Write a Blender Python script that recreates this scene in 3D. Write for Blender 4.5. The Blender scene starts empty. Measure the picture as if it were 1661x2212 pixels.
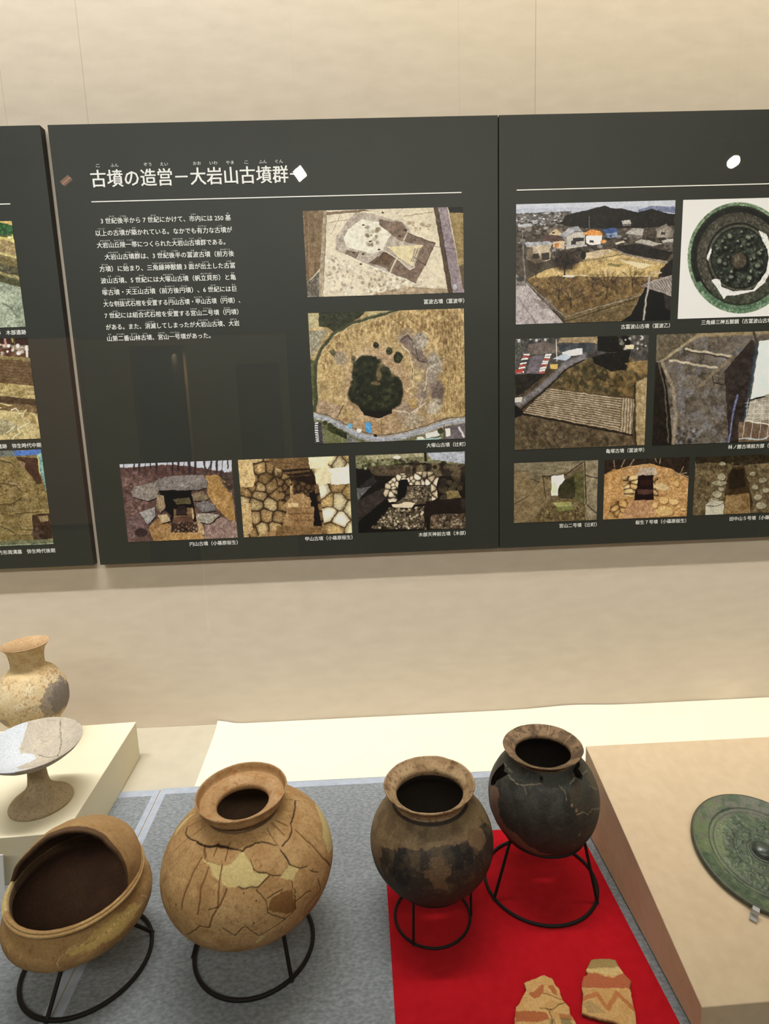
import bpy, bmesh, math
import numpy as np
from mathutils import Matrix, Vector
sc = bpy.context.scene
COL = sc.collection
ZC = 1.54            # camera height above the gallery floor
ZT = 0.75            # display deck height
# ---------------------------------------------------------------- camera
FPX = 1237.2
cam = bpy.data.cameras.new('camera')
cam.sensor_fit = 'HORIZONTAL'; cam.sensor_width = 36.0
cam.lens = 36.0 * FPX / 1661.0
cam.clip_start = 0.01; cam.clip_end = 60
camo = bpy.data.objects.new('camera', cam); COL.objects.link(camo)
def cam_rot(pitch, roll, yaw):
    cp, sp, cy, sy = math.cos(pitch), math.sin(pitch), math.cos(yaw), math.sin(yaw)
    fwd = Vector((sy*cp, cy*cp, -sp)); right = Vector((cy, -sy, 0)); down = fwd.cross(right)
    r = right*math.cos(roll) + down*math.sin(roll); d = -right*math.sin(roll) + down*math.cos(roll)
    return Matrix((r, -d, -fwd)).transposed()
camo.matrix_world = Matrix.Translation((0, 0, ZC)) @ cam_rot(0.16553, 0.03551, 0.02677).to_4x4()
sc.camera = camo
# ---------------------------------------------------------------- world, lights, exposure
w = bpy.data.worlds.new('world'); sc.world = w; w.use_nodes = True
w.node_tree.nodes['Background'].inputs[0].default_value = (1, .9, .75, 1)
w.node_tree.nodes['Background'].inputs[1].default_value = 0.05
def area(name, loc, target, sx, sy, power, col, spread=180):
    l = bpy.data.lights.new(name, 'AREA'); l.shape = 'RECTANGLE'; l.size = sx; l.size_y = sy
    l.energy = power; l.color = col; l.spread = math.radians(spread)
    o = bpy.data.objects.new(name, l); COL.objects.link(o); o.location = loc
    o.rotation_euler = (Vector(target) - Vector(loc)).to_track_quat('-Z', 'Y').to_euler()
    return o
area('wall_washer_left', (-1.0, 1.00, 2.80), (-1.0, 1.42, 2.3), 2.0, 0.05, 8.0, (1, 1, .99))
area('wall_washer_right', (1.0, 1.00, 2.80), (1.0, 1.42, 2.3), 2.0, 0.05, 7.3, (1, .91, .75))
area('case_strip_light_left', (-0.95, 0.86, 2.95), (-0.95, 1.30, 0.75), 1.9, 0.04, 7.4, (1, .98, .97), 52)
area('case_strip_light_right', (0.95, 0.86, 2.95), (0.95, 1.30, 0.75), 1.9, 0.04, 6.8, (1, .94, .87), 52)
area('room_fill_light', (0.0, -1.25, 2.95), (0.0, 1.4, 1.5), 4.2, 0.25, 34, (1, .96, .88), 150)  # added soft frontal fill for panels and jars, no actual fitting
area('rear_wall_fill_light', (-1.2, -1.0, 3.05), (-1.2, -3.0, 0.9), 2.4, 0.3, 42, (1, .90, .76), 150)  # added fill that brightens the rear wall for its reflection in the glass
area('recess_lamp', (-1.19, -3.16, 1.98), (-1.26, -3.35, 1.3), 0.06, 0.06, 1.7, (1, .62, .34))
sc.view_settings.view_transform = 'Standard'; sc.view_settings.look = 'None'
sc.view_settings.gamma = 1.0; sc.view_settings.exposure = 0.0; sc.view_settings.use_curve_mapping = False
sc.cycles.use_denoising = True
sc.cycles.max_bounces = 8; sc.cycles.transparent_max_bounces = 12
sc.cycles.caustics_reflective = False; sc.cycles.caustics_refractive = False
sc.cycles.sample_clamp_indirect = 4.0

# ---------------------------------------------------------------- helpers
def tag(o, label=None, cat=None, group=None, kind=None):
    if label: o['label'] = label
    if cat: o['category'] = cat
    if group: o['group'] = group
    if kind: o['kind'] = kind
    return o
def lin(c):
    c = np.asarray(c, float)/255.0
    return np.where(c <= .04045, c/12.92, ((np.maximum(c, 0)+.055)/1.055)**2.4)
def link(name, me, mat, parent=None):
    o = bpy.data.objects.new(name, me); COL.objects.link(o)
    if mat: me.materials.append(mat)
    if parent: o.parent = parent
    return o
def empty(name, loc=(0, 0, 0), M=None):
    o = bpy.data.objects.new(name, None); COL.objects.link(o); o.empty_display_size = .05
    if M is not None: o.matrix_world = M
    else: o.location = loc
    return o
def frame(loc, tilt=(0, 0)):
    a = Vector((tilt[0], tilt[1], 1)).normalized()
    e1 = (Vector((1, 0, 0)) - a*a.x).normalized(); e2 = a.cross(e1)
    M = Matrix((e1, e2, a)).transposed().to_4x4(); M.translation = Vector(loc)
    return M
def shade(me, s=True):
    me.polygons.foreach_set('use_smooth', np.full(len(me.polygons), s)); me.update()
def bmesh_obj(name, bm, mat, parent=None, smooth=False, bevel=0, seg=2):
    me = bpy.data.meshes.new(name); bmesh.ops.recalc_face_normals(bm, faces=bm.faces); bm.to_mesh(me); bm.free(); shade(me, smooth)
    o = link(name, me, mat, parent)
    if bevel:
        m = o.modifiers.new('bevel', 'BEVEL'); m.width = bevel; m.segments = seg; m.limit_method = 'ANGLE'
    return o
def prism(bm, poly, z0, z1):
    """poly: list of (x,y) or function heights; vertical prism"""
    f0 = z0 if callable(z0) else (lambda x, y: z0); f1 = z1 if callable(z1) else (lambda x, y: z1)
    a = [bm.verts.new((x, y, f0(x, y))) for x, y in poly]; b = [bm.verts.new((x, y, f1(x, y))) for x, y in poly]
    n = len(poly); bm.faces.new(a[::-1]); bm.faces.new(b)
    for i in range(n): bm.faces.new((a[i], a[(i+1) % n], b[(i+1) % n], b[i]))
def box(bm, x0, x1, y0, y1, z0, z1):
    prism(bm, [(x0, y0), (x1, y0), (x1, y1), (x0, y1)], z0, z1)
def box_obj(name, b, mat, parent=None, bevel=0):
    bm = bmesh.new(); box(bm, *b); return bmesh_obj(name, bm, mat, parent, bevel=bevel)
def tube(name, pts, rad, mat, parent=None, closed=False, seg=10):
    """swept round wire through points (numpy Nx3), parallel-transported"""
    P = np.asarray(pts, float); n = len(P)
    T = (np.roll(P, -1, 0) - np.roll(P, 1, 0)) if closed else np.gradient(P, axis=0)
    T /= np.linalg.norm(T, axis=1)[:, None]
    up = np.array([0, 0, 1.]) if abs(T[0][2]) < .9 else np.array([1., 0, 0])
    V = []
    for i in range(n):
        u = np.cross(T[i], up); u /= np.linalg.norm(u); v = np.cross(u, T[i]); up = v
        for k in range(seg):
            a = 2*math.pi*k/seg; V.append(P[i] + rad*(u*math.cos(a) + v*math.sin(a)))
    F = []
    for i in range(n if closed else n-1):
        j = (i+1) % n
        for k in range(seg):
            l = (k+1) % seg; F.append((i*seg+k, j*seg+k, j*seg+l, i*seg+l))
    if not closed:
        F.append(tuple(range(seg))[::-1]); F.append(tuple((n-1)*seg+k for k in range(seg)))
    me = bpy.data.meshes.new(name); me.from_pydata(V, [], F); shade(me)
    return link(name, me, mat, parent)
# --- node materials
def nmat(name):
    m = bpy.data.materials.new(name); m.use_nodes = True
    return m, m.node_tree, m.node_tree.nodes['Principled BSDF']
def mat_noise(name, c1, c2, rough=.7, scale=60, bump=.0, bscale=300, stretch=(1, 1, 1), spec=.3, metal=0, detail=6):
    m, nt, p = nmat(name); N = nt.nodes; L = nt.links
    tc = N.new('ShaderNodeTexCoord'); mp = N.new('ShaderNodeMapping'); mp.inputs['Scale'].default_value = stretch
    L.new(tc.outputs['Object'], mp.inputs[0])
    n = N.new('ShaderNodeTexNoise'); n.inputs['Scale'].default_value = scale; n.inputs['Detail'].default_value = detail
    L.new(mp.outputs[0], n.inputs['Vector'])
    r = N.new('ShaderNodeValToRGB'); r.color_ramp.elements[0].position = .3; r.color_ramp.elements[1].position = .7
    r.color_ramp.elements[0].color = (*lin(c1), 1); r.color_ramp.elements[1].color = (*lin(c2), 1)
    L.new(n.outputs[0], r.inputs[0]); L.new(r.outputs[0], p.inputs['Base Color'])
    p.inputs['Roughness'].default_value = rough; p.inputs['Specular IOR Level'].default_value = spec; p.inputs['Metallic'].default_value = metal
    if bump:
        n2 = N.new('ShaderNodeTexNoise'); n2.inputs['Scale'].default_value = bscale; n2.inputs['Detail'].default_value = 4
        L.new(mp.outputs[0], n2.inputs['Vector'])
        b = N.new('ShaderNodeBump'); b.inputs['Strength'].default_value = bump; b.inputs['Distance'].default_value = .002
        L.new(n2.outputs[0], b.inputs['Height']); L.new(b.outputs[0], p.inputs['Normal'])
    return m
def mat_attr(name, rough=.8, spec=.25, grain=.12, gscale=260, bump=.25, bscale=420, gain=1.0):
    """colour attribute times a fine procedural grain"""
    m, nt, p = nmat(name); N = nt.nodes; L = nt.links
    a = N.new('ShaderNodeAttribute'); a.attribute_name = 'Col'
    tc = N.new('ShaderNodeTexCoord')
    if grain:
        n = N.new('ShaderNodeTexNoise'); n.inputs['Scale'].default_value = gscale; n.inputs['Detail'].default_value = 5
        L.new(tc.outputs['Object'], n.inputs['Vector'])
        mr = N.new('ShaderNodeMapRange'); mr.inputs['From Min'].default_value = .3; mr.inputs['From Max'].default_value = .7
        mr.inputs['To Min'].default_value = gain*(1-grain); mr.inputs['To Max'].default_value = gain*(1+grain)
        L.new(n.outputs[0], mr.inputs['Value'])
        mx = N.new('ShaderNodeVectorMath'); mx.operation = 'SCALE'
        L.new(a.outputs['Color'], mx.inputs[0]); L.new(mr.outputs[0], mx.inputs['Scale']); L.new(mx.outputs[0], p.inputs['Base Color'])
    else: L.new(a.outputs['Color'], p.inputs['Base Color'])
    p.inputs['Roughness'].default_value = rough; p.inputs['Specular IOR Level'].default_value = spec
    if bump:
        n2 = N.new('ShaderNodeTexNoise'); n2.inputs['Scale'].default_value = bscale; n2.inputs['Detail'].default_value = 4
        L.new(tc.outputs['Object'], n2.inputs['Vector'])
        b = N.new('ShaderNodeBump'); b.inputs['Strength'].default_value = bump; b.inputs['Distance'].default_value = .0015
        L.new(n2.outputs[0], b.inputs['Height']); L.new(b.outputs[0], p.inputs['Normal'])
    return m
def mat_plain(name, c, rough=.5, spec=.3, metal=0, emit=0):
    m, nt, p = nmat(name)
    p.inputs['Base Color'].default_value = (*lin(c), 1); p.inputs['Roughness'].default_value = rough
    p.inputs['Specular IOR Level'].default_value = spec; p.inputs['Metallic'].default_value = metal
    if emit:
        p.inputs['Emission Color'].default_value = (*lin(c), 1); p.inputs['Emission Strength'].default_value = emit
    return m
# --- numpy noise
_T = np.random.RandomState(7).rand(64, 64, 64)
def vn(P):
    P = np.asarray(P, float); i = np.floor(P).astype(int); f = P - i; f = f*f*(3-2*f)
    i0 = i & 63; i1 = (i+1) & 63; x, y, z = f[..., 0], f[..., 1], f[..., 2]
    def g(a, b, c): return _T[a[..., 0], b[..., 1], c[..., 2]]
    return ((g(i0, i0, i0)*(1-x)+g(i1, i0, i0)*x)*(1-y)+(g(i0, i1, i0)*(1-x)+g(i1, i1, i0)*x)*y)*(1-z) + \
           ((g(i0, i0, i1)*(1-x)+g(i1, i0, i1)*x)*(1-y)+(g(i0, i1, i1)*(1-x)+g(i1, i1, i1)*x)*y)*z
def fbm(P, oct=4, seed=0):
    P = np.asarray(P, float) + seed*13.37; s = 0; a = .5; t = 0
    for k in range(oct): s = s + a*vn(P*(2**k) + k*5.1); t += a; a *= .5
    return s/t
def sm(a, b, x): t = np.clip((np.asarray(x, float)-a)/(b-a), 0, 1); return t*t*(3-2*t)
def inpoly(X, Y, poly):
    P = np.asarray(poly, float); r = np.zeros(X.shape, bool)
    m = (X >= P[:, 0].min()) & (X <= P[:, 0].max()) & (Y >= P[:, 1].min()) & (Y <= P[:, 1].max())
    if not m.any(): return r
    x, y = X[m], Y[m]; c = np.zeros(x.shape, bool); Q = np.roll(P, -1, 0)
    for (x0, y0), (x1, y1) in zip(P, Q):
        if y0 == y1: continue
        k = (y0 > y) != (y1 > y); c ^= k & (x < (x1-x0)*(y-y0)/(y1-y0)+x0)
    r[m] = c; return r
def dline(X, Y, pts):
    d = np.full(X.shape, 1e9)
    for (x0, y0), (x1, y1) in zip(pts[:-1], pts[1:]):
        dx, dy = x1-x0, y1-y0; l = dx*dx+dy*dy+1e-9
        t = np.clip(((X-x0)*dx+(Y-y0)*dy)/l, 0, 1); d = np.minimum(d, np.hypot(X-x0-t*dx, Y-y0-t*dy))
    return d
def set_col(me, rgb):
    a = me.color_attributes.new('Col', 'FLOAT_COLOR', 'POINT')
    c = np.ones((len(rgb), 4), np.float32); c[:, :3] = lin(np.clip(rgb, 0, 255)); a.data.foreach_set('color', c.ravel())
def grid_faces(nu, nv, wrap=False):
    i, j = np.meshgrid(np.arange(nu-1), np.arange(nv if wrap else nv-1), indexing='ij'); j2 = (j+1) % nv
    return np.stack([i*nv+j, i*nv+j2, (i+1)*nv+j2, (i+1)*nv+j], -1).reshape(-1, 4)
def fast_mesh(name, V, F):
    me = bpy.data.meshes.new(name); V = np.asarray(V, np.float32); F = np.asarray(F, np.int32)
    me.vertices.add(len(V)); me.vertices.foreach_set('co', V.ravel())
    me.loops.add(F.size); me.loops.foreach_set('vertex_index', F.ravel())
    me.polygons.add(len(F)); me.polygons.foreach_set('loop_start', np.arange(0, F.size, F.shape[1], dtype=np.int32))
    me.update(calc_edges=True); me.validate(); shade(me); return me
def dens(prof, step):
    """Catmull-Rom through the profile points, resampled about every `step` metres"""
    P = np.asarray(prof, float); E = np.vstack([2*P[0]-P[1], P, 2*P[-1]-P[-2]]); out = []
    for k in range(len(P)-1):
        p0, p1, p2, p3 = E[k:k+4]; n = max(1, int(round(np.linalg.norm(p2-p1)/step)))
        for t in np.arange(n)/n:
            out.append(.5*((2*p1)+(p2-p0)*t+(2*p0-5*p1+4*p2-p3)*t*t+(3*p1-p0-3*p2+p3)*t**3))
    out.append(P[-1]); return np.array(out)
def ellarc(R, A, r0, r1, lower, n=24):
    """points of an ellipsoid profile; lower: from r0 (bottom) round the belly up to r1 at the top"""
    a0 = -math.acos(min(1, r0/R)); a1 = math.acos(min(1, r1/R))
    t = np.linspace(a0, a1, n); return [(R*math.cos(x), A*math.sin(x)) for x in t]
def revolve(name, prof, mat, parent, colfn, nseg=360, step=.0016, cut=None, wob=.0006, seed=1):
    P = dens(prof, step); P[:, 0] = np.maximum(P[:, 0], 2e-4); n = len(P)
    th = np.linspace(-math.pi, math.pi, nseg, endpoint=False)
    H = np.repeat(P[:, 1][:, None], nseg, 1); Rr = np.repeat(P[:, 0][:, None], nseg, 1); TH = np.repeat(th[None], n, 0)
    V = np.stack([Rr*np.cos(TH), Rr*np.sin(TH), H], -1).reshape(-1, 3)
    idx = np.repeat(np.arange(n)/(n-1.0), nseg)
    col, dr = colfn(np.degrees(TH).ravel(), H.ravel()*1000, Rr.ravel()*1000, V*1000, idx)
    nrm = np.gradient(P, axis=0); nrm = np.stack([nrm[:, 1], -nrm[:, 0]], 1); nrm /= np.linalg.norm(nrm, axis=1)[:, None]+1e-12
    NR = np.repeat(nrm[:, 0][:, None], nseg, 1).ravel(); NH = np.repeat(nrm[:, 1][:, None], nseg, 1).ravel()
    d = dr + wob*(fbm(V*55, 3, seed)-.5)*2
    V[:, 0] += d*NR*np.cos(TH.ravel()); V[:, 1] += d*NR*np.sin(TH.ravel()); V[:, 2] += d*NH
    F = grid_faces(n, nseg, True)
    if cut is not None:
        k = cut(np.degrees(TH).ravel(), H.ravel()*1000, idx); F = F[~k[F].any(1)]
    me = fast_mesh(name, V, F)
    if len(me.vertices) == len(col): set_col(me, col)
    return link(name, me, mat, parent)
def thpoly(TH, H, R, poly, wobx=0, woby=0):
    """polygon given as (theta deg, height mm) tested on a body of radius R mm; angles are unwrapped about the polygon"""
    P = np.asarray(poly, float).copy(); a0 = P[0, 0]; P[:, 0] = a0 + (P[:, 0]-a0+180) % 360 - 180
    m = P[:, 0].mean(); T = m + (TH-m+180) % 360 - 180
    return inpoly(T+wobx, H+woby, P)
def thline(TH, H, R, pts):
    P = np.asarray(pts, float).copy(); a0 = P[0, 0]; P[:, 0] = a0 + (P[:, 0]-a0+180) % 360 - 180
    m = P[:, 0].mean(); T = m + (TH-m+180) % 360 - 180; k = R*math.pi/180
    P[:, 0] *= k; return dline(T*k, H, P.tolist())
def mixc(c, m, col, a=1.0):
    m = np.asarray(m, float)
    m = np.asarray(m, float)*a; return c*(1-m[:, None]) + np.asarray(col, float)*m[:, None]
# ================================================================ the setting
def mat_wall():
    m = mat_noise('linen_wallcovering', (216, 203, 184), (224, 211, 192), rough=.9, scale=14, bump=.18, bscale=420, stretch=(1, 1, 3), spec=.1)
    nt = m.node_tree; N = nt.nodes; L = nt.links; p = N['Principled BSDF']
    src = p.inputs['Base Color'].links[0].from_socket
    g = N.new('ShaderNodeNewGeometry'); sx = N.new('ShaderNodeSeparateXYZ'); L.new(g.outputs['Position'], sx.inputs[0])
    acc = None
    for x0, wd, a in ((-.768, .0007, .25), (-.590, .0008, .3), (.240, .0006, .16), (.412, .0009, .38), (1.24, .0008, .3)):
        c = N.new('ShaderNodeMath'); c.operation = 'COMPARE'; L.new(sx.outputs['X'], c.inputs[0]); c.inputs[1].default_value = x0; c.inputs[2].default_value = wd
        k = N.new('ShaderNodeMath'); k.operation = 'MULTIPLY'; L.new(c.outputs[0], k.inputs[0]); k.inputs[1].default_value = a
        if acc is None: acc = k
        else:
            s = N.new('ShaderNodeMath'); s.operation = 'ADD'; L.new(acc.outputs[0], s.inputs[0]); L.new(k.outputs[0], s.inputs[1]); acc = s
    up = N.new('ShaderNodeMath'); up.operation = 'GREATER_THAN'; L.new(sx.outputs['Z'], up.inputs[0]); up.inputs[1].default_value = 1.7
    ml = N.new('ShaderNodeMath'); ml.operation = 'MULTIPLY'; L.new(acc.outputs[0], ml.inputs[0]); L.new(up.outputs[0], ml.inputs[1]); acc = ml
    mx = N.new('ShaderNodeMix'); mx.data_type = 'RGBA'; L.new(acc.outputs[0], mx.inputs['Factor']); L.new(src, mx.inputs[6]); mx.inputs[7].default_value = (*lin((120, 100, 75)), 1)
    L.new(mx.outputs[2], p.inputs['Base Color'])
    return m
M_wall = mat_wall()
M_room = mat_noise('gallery_plaster', (120, 108, 84), (128, 116, 92), rough=.9, scale=20, spec=.1)
M_dark = mat_plain('dark_doorway_paint', (40, 44, 44), .8, .1)
M_brown = mat_noise('brown_gallery_plaster', (128, 104, 88), (134, 110, 94), rough=.9, scale=20, spec=.1)
M_floor = mat_noise('gallery_carpet', (70, 62, 54), (82, 74, 64), rough=1, scale=200, spec=.05)
M_ceil = mat_noise('gallery_ceiling_paint', (150, 142, 126), (156, 148, 132), rough=.9, scale=30, spec=.1)
def struct(name, b, mat, label):
    o = box_obj(name, b, mat); return tag(o, label, name.split('_')[0], kind='structure')
struct('wall_back', (-2.6, 2.6, 1.42, 1.52, 0, 3.1), M_wall, 'cream linen covered wall behind the hanging information panels')
struct('floor', (-2.6, 2.6, -3.1, 1.52, -.1, 0), M_floor, 'brown carpeted gallery floor in front of the display case')
struct('ceiling', (-2.6, 2.6, -3.1, 1.52, 3.1, 3.2), M_ceil, 'pale ceiling over the gallery and the display case')
struct('wall_left', (-2.7, -2.6, -3.1, 1.52, 0, 3.1), M_room, 'plain gallery wall at the left end of the display case')
struct('wall_right', (2.6, 2.7, -3.1, 1.52, 0, 3.1), M_room, 'plain gallery wall at the right end of the display case')
# rear wall of the gallery with a doorway (only its reflection in the glass shows)
bm = bmesh.new()
for b in ((-2.6, -1.44, -3.1, -3.0, 0, 3.1), (-1.44, -1.10, -3.1, -3.0, 2.02, 3.1), (-1.10, 2.6, -3.1, -3.0, 0, 3.1)): box(bm, *b)
tag(bmesh_obj('wall_front', bm, M_room), 'dim gallery wall with a doorway reflected in the case glass', 'wall', kind='structure')
bm = bmesh.new(); box(bm, -1.44, -1.22, -3.35, -3.10, 0, 2.02); 
struct('trim_3', (-1.44, -.9, -3.45, -3.35, 0, 2.3), mat_noise('recess_plaster', (200, 184, 160), (206, 190, 166), rough=.9), 'warmly lit recess wall behind the doorway, reflected in the glass')
tag(bmesh_obj('door_1', bm, M_dark), 'dark doorway leaf in the opposite gallery wall', 'door', kind='structure')
struct('trim_1', (-2.59, 2.59, -3.0, -2.97, 2.08, 3.09), M_dark, 'dark fascia above the opposite gallery wall, reflected in the glass')
struct('trim_2', (-.47, 2.59, -3.0, -2.97, .01, 2.075), M_dark, 'dark panelling on the opposite gallery wall, reflected in the glass')
struct('trim_4', (-2.55, -1.74, -2.998, -2.96, .93, 2.075), mat_noise('lit_wall_brown', (176, 138, 118), (184, 146, 126), rough=.9), 'brown slab standing in for a lit stretch of the opposite gallery wall, reflected in the leftmost panel')  # added slab; its lighter brown carries the brightness of the lit wall
# glass pane of the case front
def mat_glass():
    m = bpy.data.materials.new('case_glass'); m.use_nodes = True; nt = m.node_tree; N = nt.nodes; L = nt.links
    N.remove(N['Principled BSDF']); out = N['Material Output']
    t = N.new('ShaderNodeBsdfTransparent'); t.inputs[0].default_value = (.985, .99, .985, 1)
    g = N.new('ShaderNodeBsdfGlossy'); g.inputs['Roughness'].default_value = 0.0; g.inputs[0].default_value = (1, 1, 1, 1)
    geo = N.new('ShaderNodeNewGeometry'); d = N.new('ShaderNodeVectorMath'); d.operation = 'DOT_PRODUCT'
    L.new(geo.outputs['Normal'], d.inputs[0]); L.new(geo.outputs['Incoming'], d.inputs[1])
    ab = N.new('ShaderNodeMath'); ab.operation = 'ABSOLUTE'; L.new(d.outputs['Value'], ab.inputs[0])
    om = N.new('ShaderNodeMath'); om.operation = 'SUBTRACT'; om.inputs[0].default_value = 1; L.new(ab.outputs[0], om.inputs[1])
    pw = N.new('ShaderNodeMath'); pw.operation = 'POWER'; L.new(om.outputs[0], pw.inputs[0]); pw.inputs[1].default_value = 5
    ma = N.new('ShaderNodeMath'); ma.operation = 'MULTIPLY_ADD'; L.new(pw.outputs[0], ma.inputs[0]); ma.inputs[1].default_value = .96; ma.inputs[2].default_value = .04
    mx = N.new('ShaderNodeMixShader'); L.new(ma.outputs[0], mx.inputs[0]); L.new(t.outputs[0], mx.inputs[1]); L.new(g.outputs[0], mx.inputs[2])
    L.new(mx.outputs[0], out.inputs['Surface']); return m
M_glass = mat_glass()
tag(box_obj('window_1', (-2.6, 2.6, .344, .352, ZT, 3.1), M_glass), 'large clear glass front of the display case, reflecting the gallery', 'window', kind='structure')
# the case's fixed platform
M_deck = mat_noise('deck_cloth_board', (186, 178, 158), (194, 186, 165), rough=.85, scale=30, bump=.08, bscale=600, spec=.15)
case = empty('display_case', (0, .88, 0)); tag(case, 'long built-in display case platform with a beige deck along the wall', 'display case')
def local(o, p): o.parent = p; o.matrix_parent_inverse = p.matrix_world.inverted(); return o
bpy.context.view_layer.update()
local(box_obj('deck', (-2.54, 2.54, .34, 1.4195, ZT-.03, ZT), M_deck), case)
local(box_obj('base_cabinet', (-2.54, 2.54, .36, 1.4195, 0.001, ZT-.03), mat_noise('case_laminate', (88, 80, 70), (94, 86, 76), rough=.5)), case)

# ================================================================ information panels
M_board = mat_noise('charcoal_panel_print', (44, 47, 41), (47, 50, 44), rough=.48, scale=8, spec=.36)
M_text = mat_plain('white_panel_lettering', (246, 247, 242), .55, .2)
M_edge = mat_noise('panel_edge_board', (52, 47, 42), (58, 53, 47), rough=.7, scale=40)
YF = 1.398
def text_verts(items):
    """items: (string, x, z_baseline, size, target_width or None, right_aligned). Returns triangles of thin raised lettering"""
    V = []; F = []
    for s, x, z, size, tw, right, bold in items:
        cu = bpy.data.curves.new('tmp', 'FONT'); cu.body = s; cu.size = size; cu.resolution_u = 2
        o = bpy.data.objects.new('tmp', cu); COL.objects.link(o)
        dg = bpy.context.evaluated_depsgraph_get(); dg.update(); me = bpy.data.meshes.new_from_object(o.evaluated_get(dg))
        n = len(me.vertices); co = np.zeros(n*3); me.vertices.foreach_get('co', co); co = co.reshape(-1, 3)
        x0, x1 = co[:, 0].min(), co[:, 0].max(); k = 1.0
        if tw: k = tw/(x1-x0)
        cx = (co[:, 0]-x0)*k + x
        if right: cx = cx - (x1-x0)*k
        pol = [tuple(p.vertices) for p in me.polygons]
        for q, (ox, oz) in enumerate(((0, 0),) if not bold else ((-bold, -bold*.5), (bold, -bold*.5), (0, bold*.6))):   # heavier strokes
            b = sum(len(v) for v in V); V.append(np.stack([cx+ox*size, np.full(n, -.0007-q*.00002), co[:, 1]+z+oz*size], -1))
            F += [tuple(b+i for i in p) for p in pol]
        bpy.data.objects.remove(o); bpy.data.curves.remove(cu); bpy.data.meshes.remove(me)
    return np.vstack(V), F
def lettering(name, items, parent, label=None):
    V, F = text_verts(items); me = bpy.data.meshes.new(name); me.from_pydata(V.tolist(), [], F)
    o = link(name, me, M_text, parent); tag(o, label); return o
def ruby(line, x, z, tw, size, rb):
    """small kana above the characters of a line; widths: full 1, digits .62, blanks .3"""
    wd = [(.62 if c.isdigit() else .3 if c == ' ' else 1.0) for c in line]; tot = sum(wd); acc = np.cumsum([0]+wd)
    out = []
    for i, n, s in rb:
        a, b = x + tw*acc[i]/tot, x + tw*acc[i+n]/tot; wdt = min((b-a)*.92, size*1.02*len(s)); c = (a+b)/2
        out.append((s, c-wdt/2, z, size, wdt, False, 0))
    return out
def find_ruby(line, table):
    """(index, span, reading) for the dictionary words in a line, longest first, no overlaps"""
    used = [False]*len(line); out = []
    for k in sorted(table, key=len, reverse=True):
        i = line.find(k)
        while i >= 0:
            if not any(used[i:i+len(k)]):
                out.append((i, len(k), table[k]))
                for q in range(i, i+len(k)): used[q] = True
            i = line.find(k, i+1)
    return out
def make_panel(x0, x1, label):
    root = empty('information_panel', ((x0+x1)/2, YF, ZC-.338)); tag(root, label, 'information panel', 'charcoal information panels along the wall')
    bpy.context.view_layer.update()
    b = local(box_obj('board', (x0, x1, YF, 1.4195, ZC-.338, ZC+.6545), M_board, bevel=.0012), root); b.data.materials.append(M_edge)
    for p in b.data.polygons:
        if abs(p.normal.x) > .9 or abs(p.normal.z) > .9: p.material_index = 1
    t = empty('tmp'); bpy.data.objects.remove(t)
    return root
def on_panel(o, root):
    """children are built in (x, relative y, z) of the panel wall: put them in world space and parent"""
    o.matrix_world = Matrix.Translation((0, YF, ZC)); o.parent = root; o.matrix_parent_inverse = root.matrix_world.inverted(); return o
def rule(root, x0, x1, z):
    bm = bmesh.new(); box(bm, x0, x1, -.0007, 0, z-.0011, z+.0011); return on_panel(bmesh_obj('rule_line', bm, M_text), root)
def caption(root, s, xr, zc, size=.0115, label=None):
    return on_panel(lettering('caption', [(s, xr, zc-size*.38, size, None, True, .014)], None, label), root)
pan_l = make_panel(-1.680, -.6862, 'leftmost charcoal information panel, cut off by the left edge of the view')
pan_c = make_panel(-.6702, .3222, 'middle charcoal information panel with the large white heading and text block')
pan_r = make_panel(.3242, 1.3172, 'right charcoal information panel with the photograph of a bronze mirror')
rule(pan_c, -.593, .2385, .4955); rule(pan_r, .3645, 1.235, .4975); rule(pan_l, -1.60, -.7715, .4955)
T1 = '古墳の造営－大岩山古墳群－'
tt = [(T1[:12], -.5885, .5285, .0385, .4365, False, .016), ('－', -.147, .5285, .0385, .028, False, .016)]
tt += ruby(T1[:12], -.5885, .5665, .4365, .0085, [(0, 1, 'こ'), (1, 1, 'ふん'), (3, 1, 'ぞう'), (4, 1, 'えい'), (6, 1, 'おお'), (7, 1, 'いわ'), (8, 1, 'やま'), (9, 1, 'こ'), (10, 1, 'ふん'), (11, 1, 'ぐん')])
on_panel(lettering('title_text', tt, None), pan_c)
LN = ['3 世紀後半から 7 世紀にかけて、市内には 250 基', '以上の古墳が築かれている。なかでも有力な古墳が', '大岩山丘陵一帯につくられた大岩山古墳群である。',
      '大岩山古墳群は、3 世紀後半の冨波古墳（前方後', '方墳）に始まり、三角縁神獣鏡 3 面が出土した古冨', '波山古墳、5 世紀には大塚山古墳（帆立貝形）と亀',
      '塚古墳・天王山古墳（前方後円墳）、6 世紀には巨', '大な刳抜式石棺を安置する円山古墳・甲山古墳（円墳）、', '7 世紀には組合式石棺を安置する宮山二号墳（円墳）',
      'がある。また、消滅してしまったが大岩山古墳、大岩', '山第二番山林古墳、宮山一号墳があった。']
X0 = [-.577, -.5915, -.5915, -.577, -.5915, -.5915, -.5915, -.5915, -.5915, -.5915, -.5915]
X1 = [-.2865, -.2855, -.303, -.2850, -.2850, -.2850, -.2850, -.2790, -.2850, -.2850, -.3535]
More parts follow.
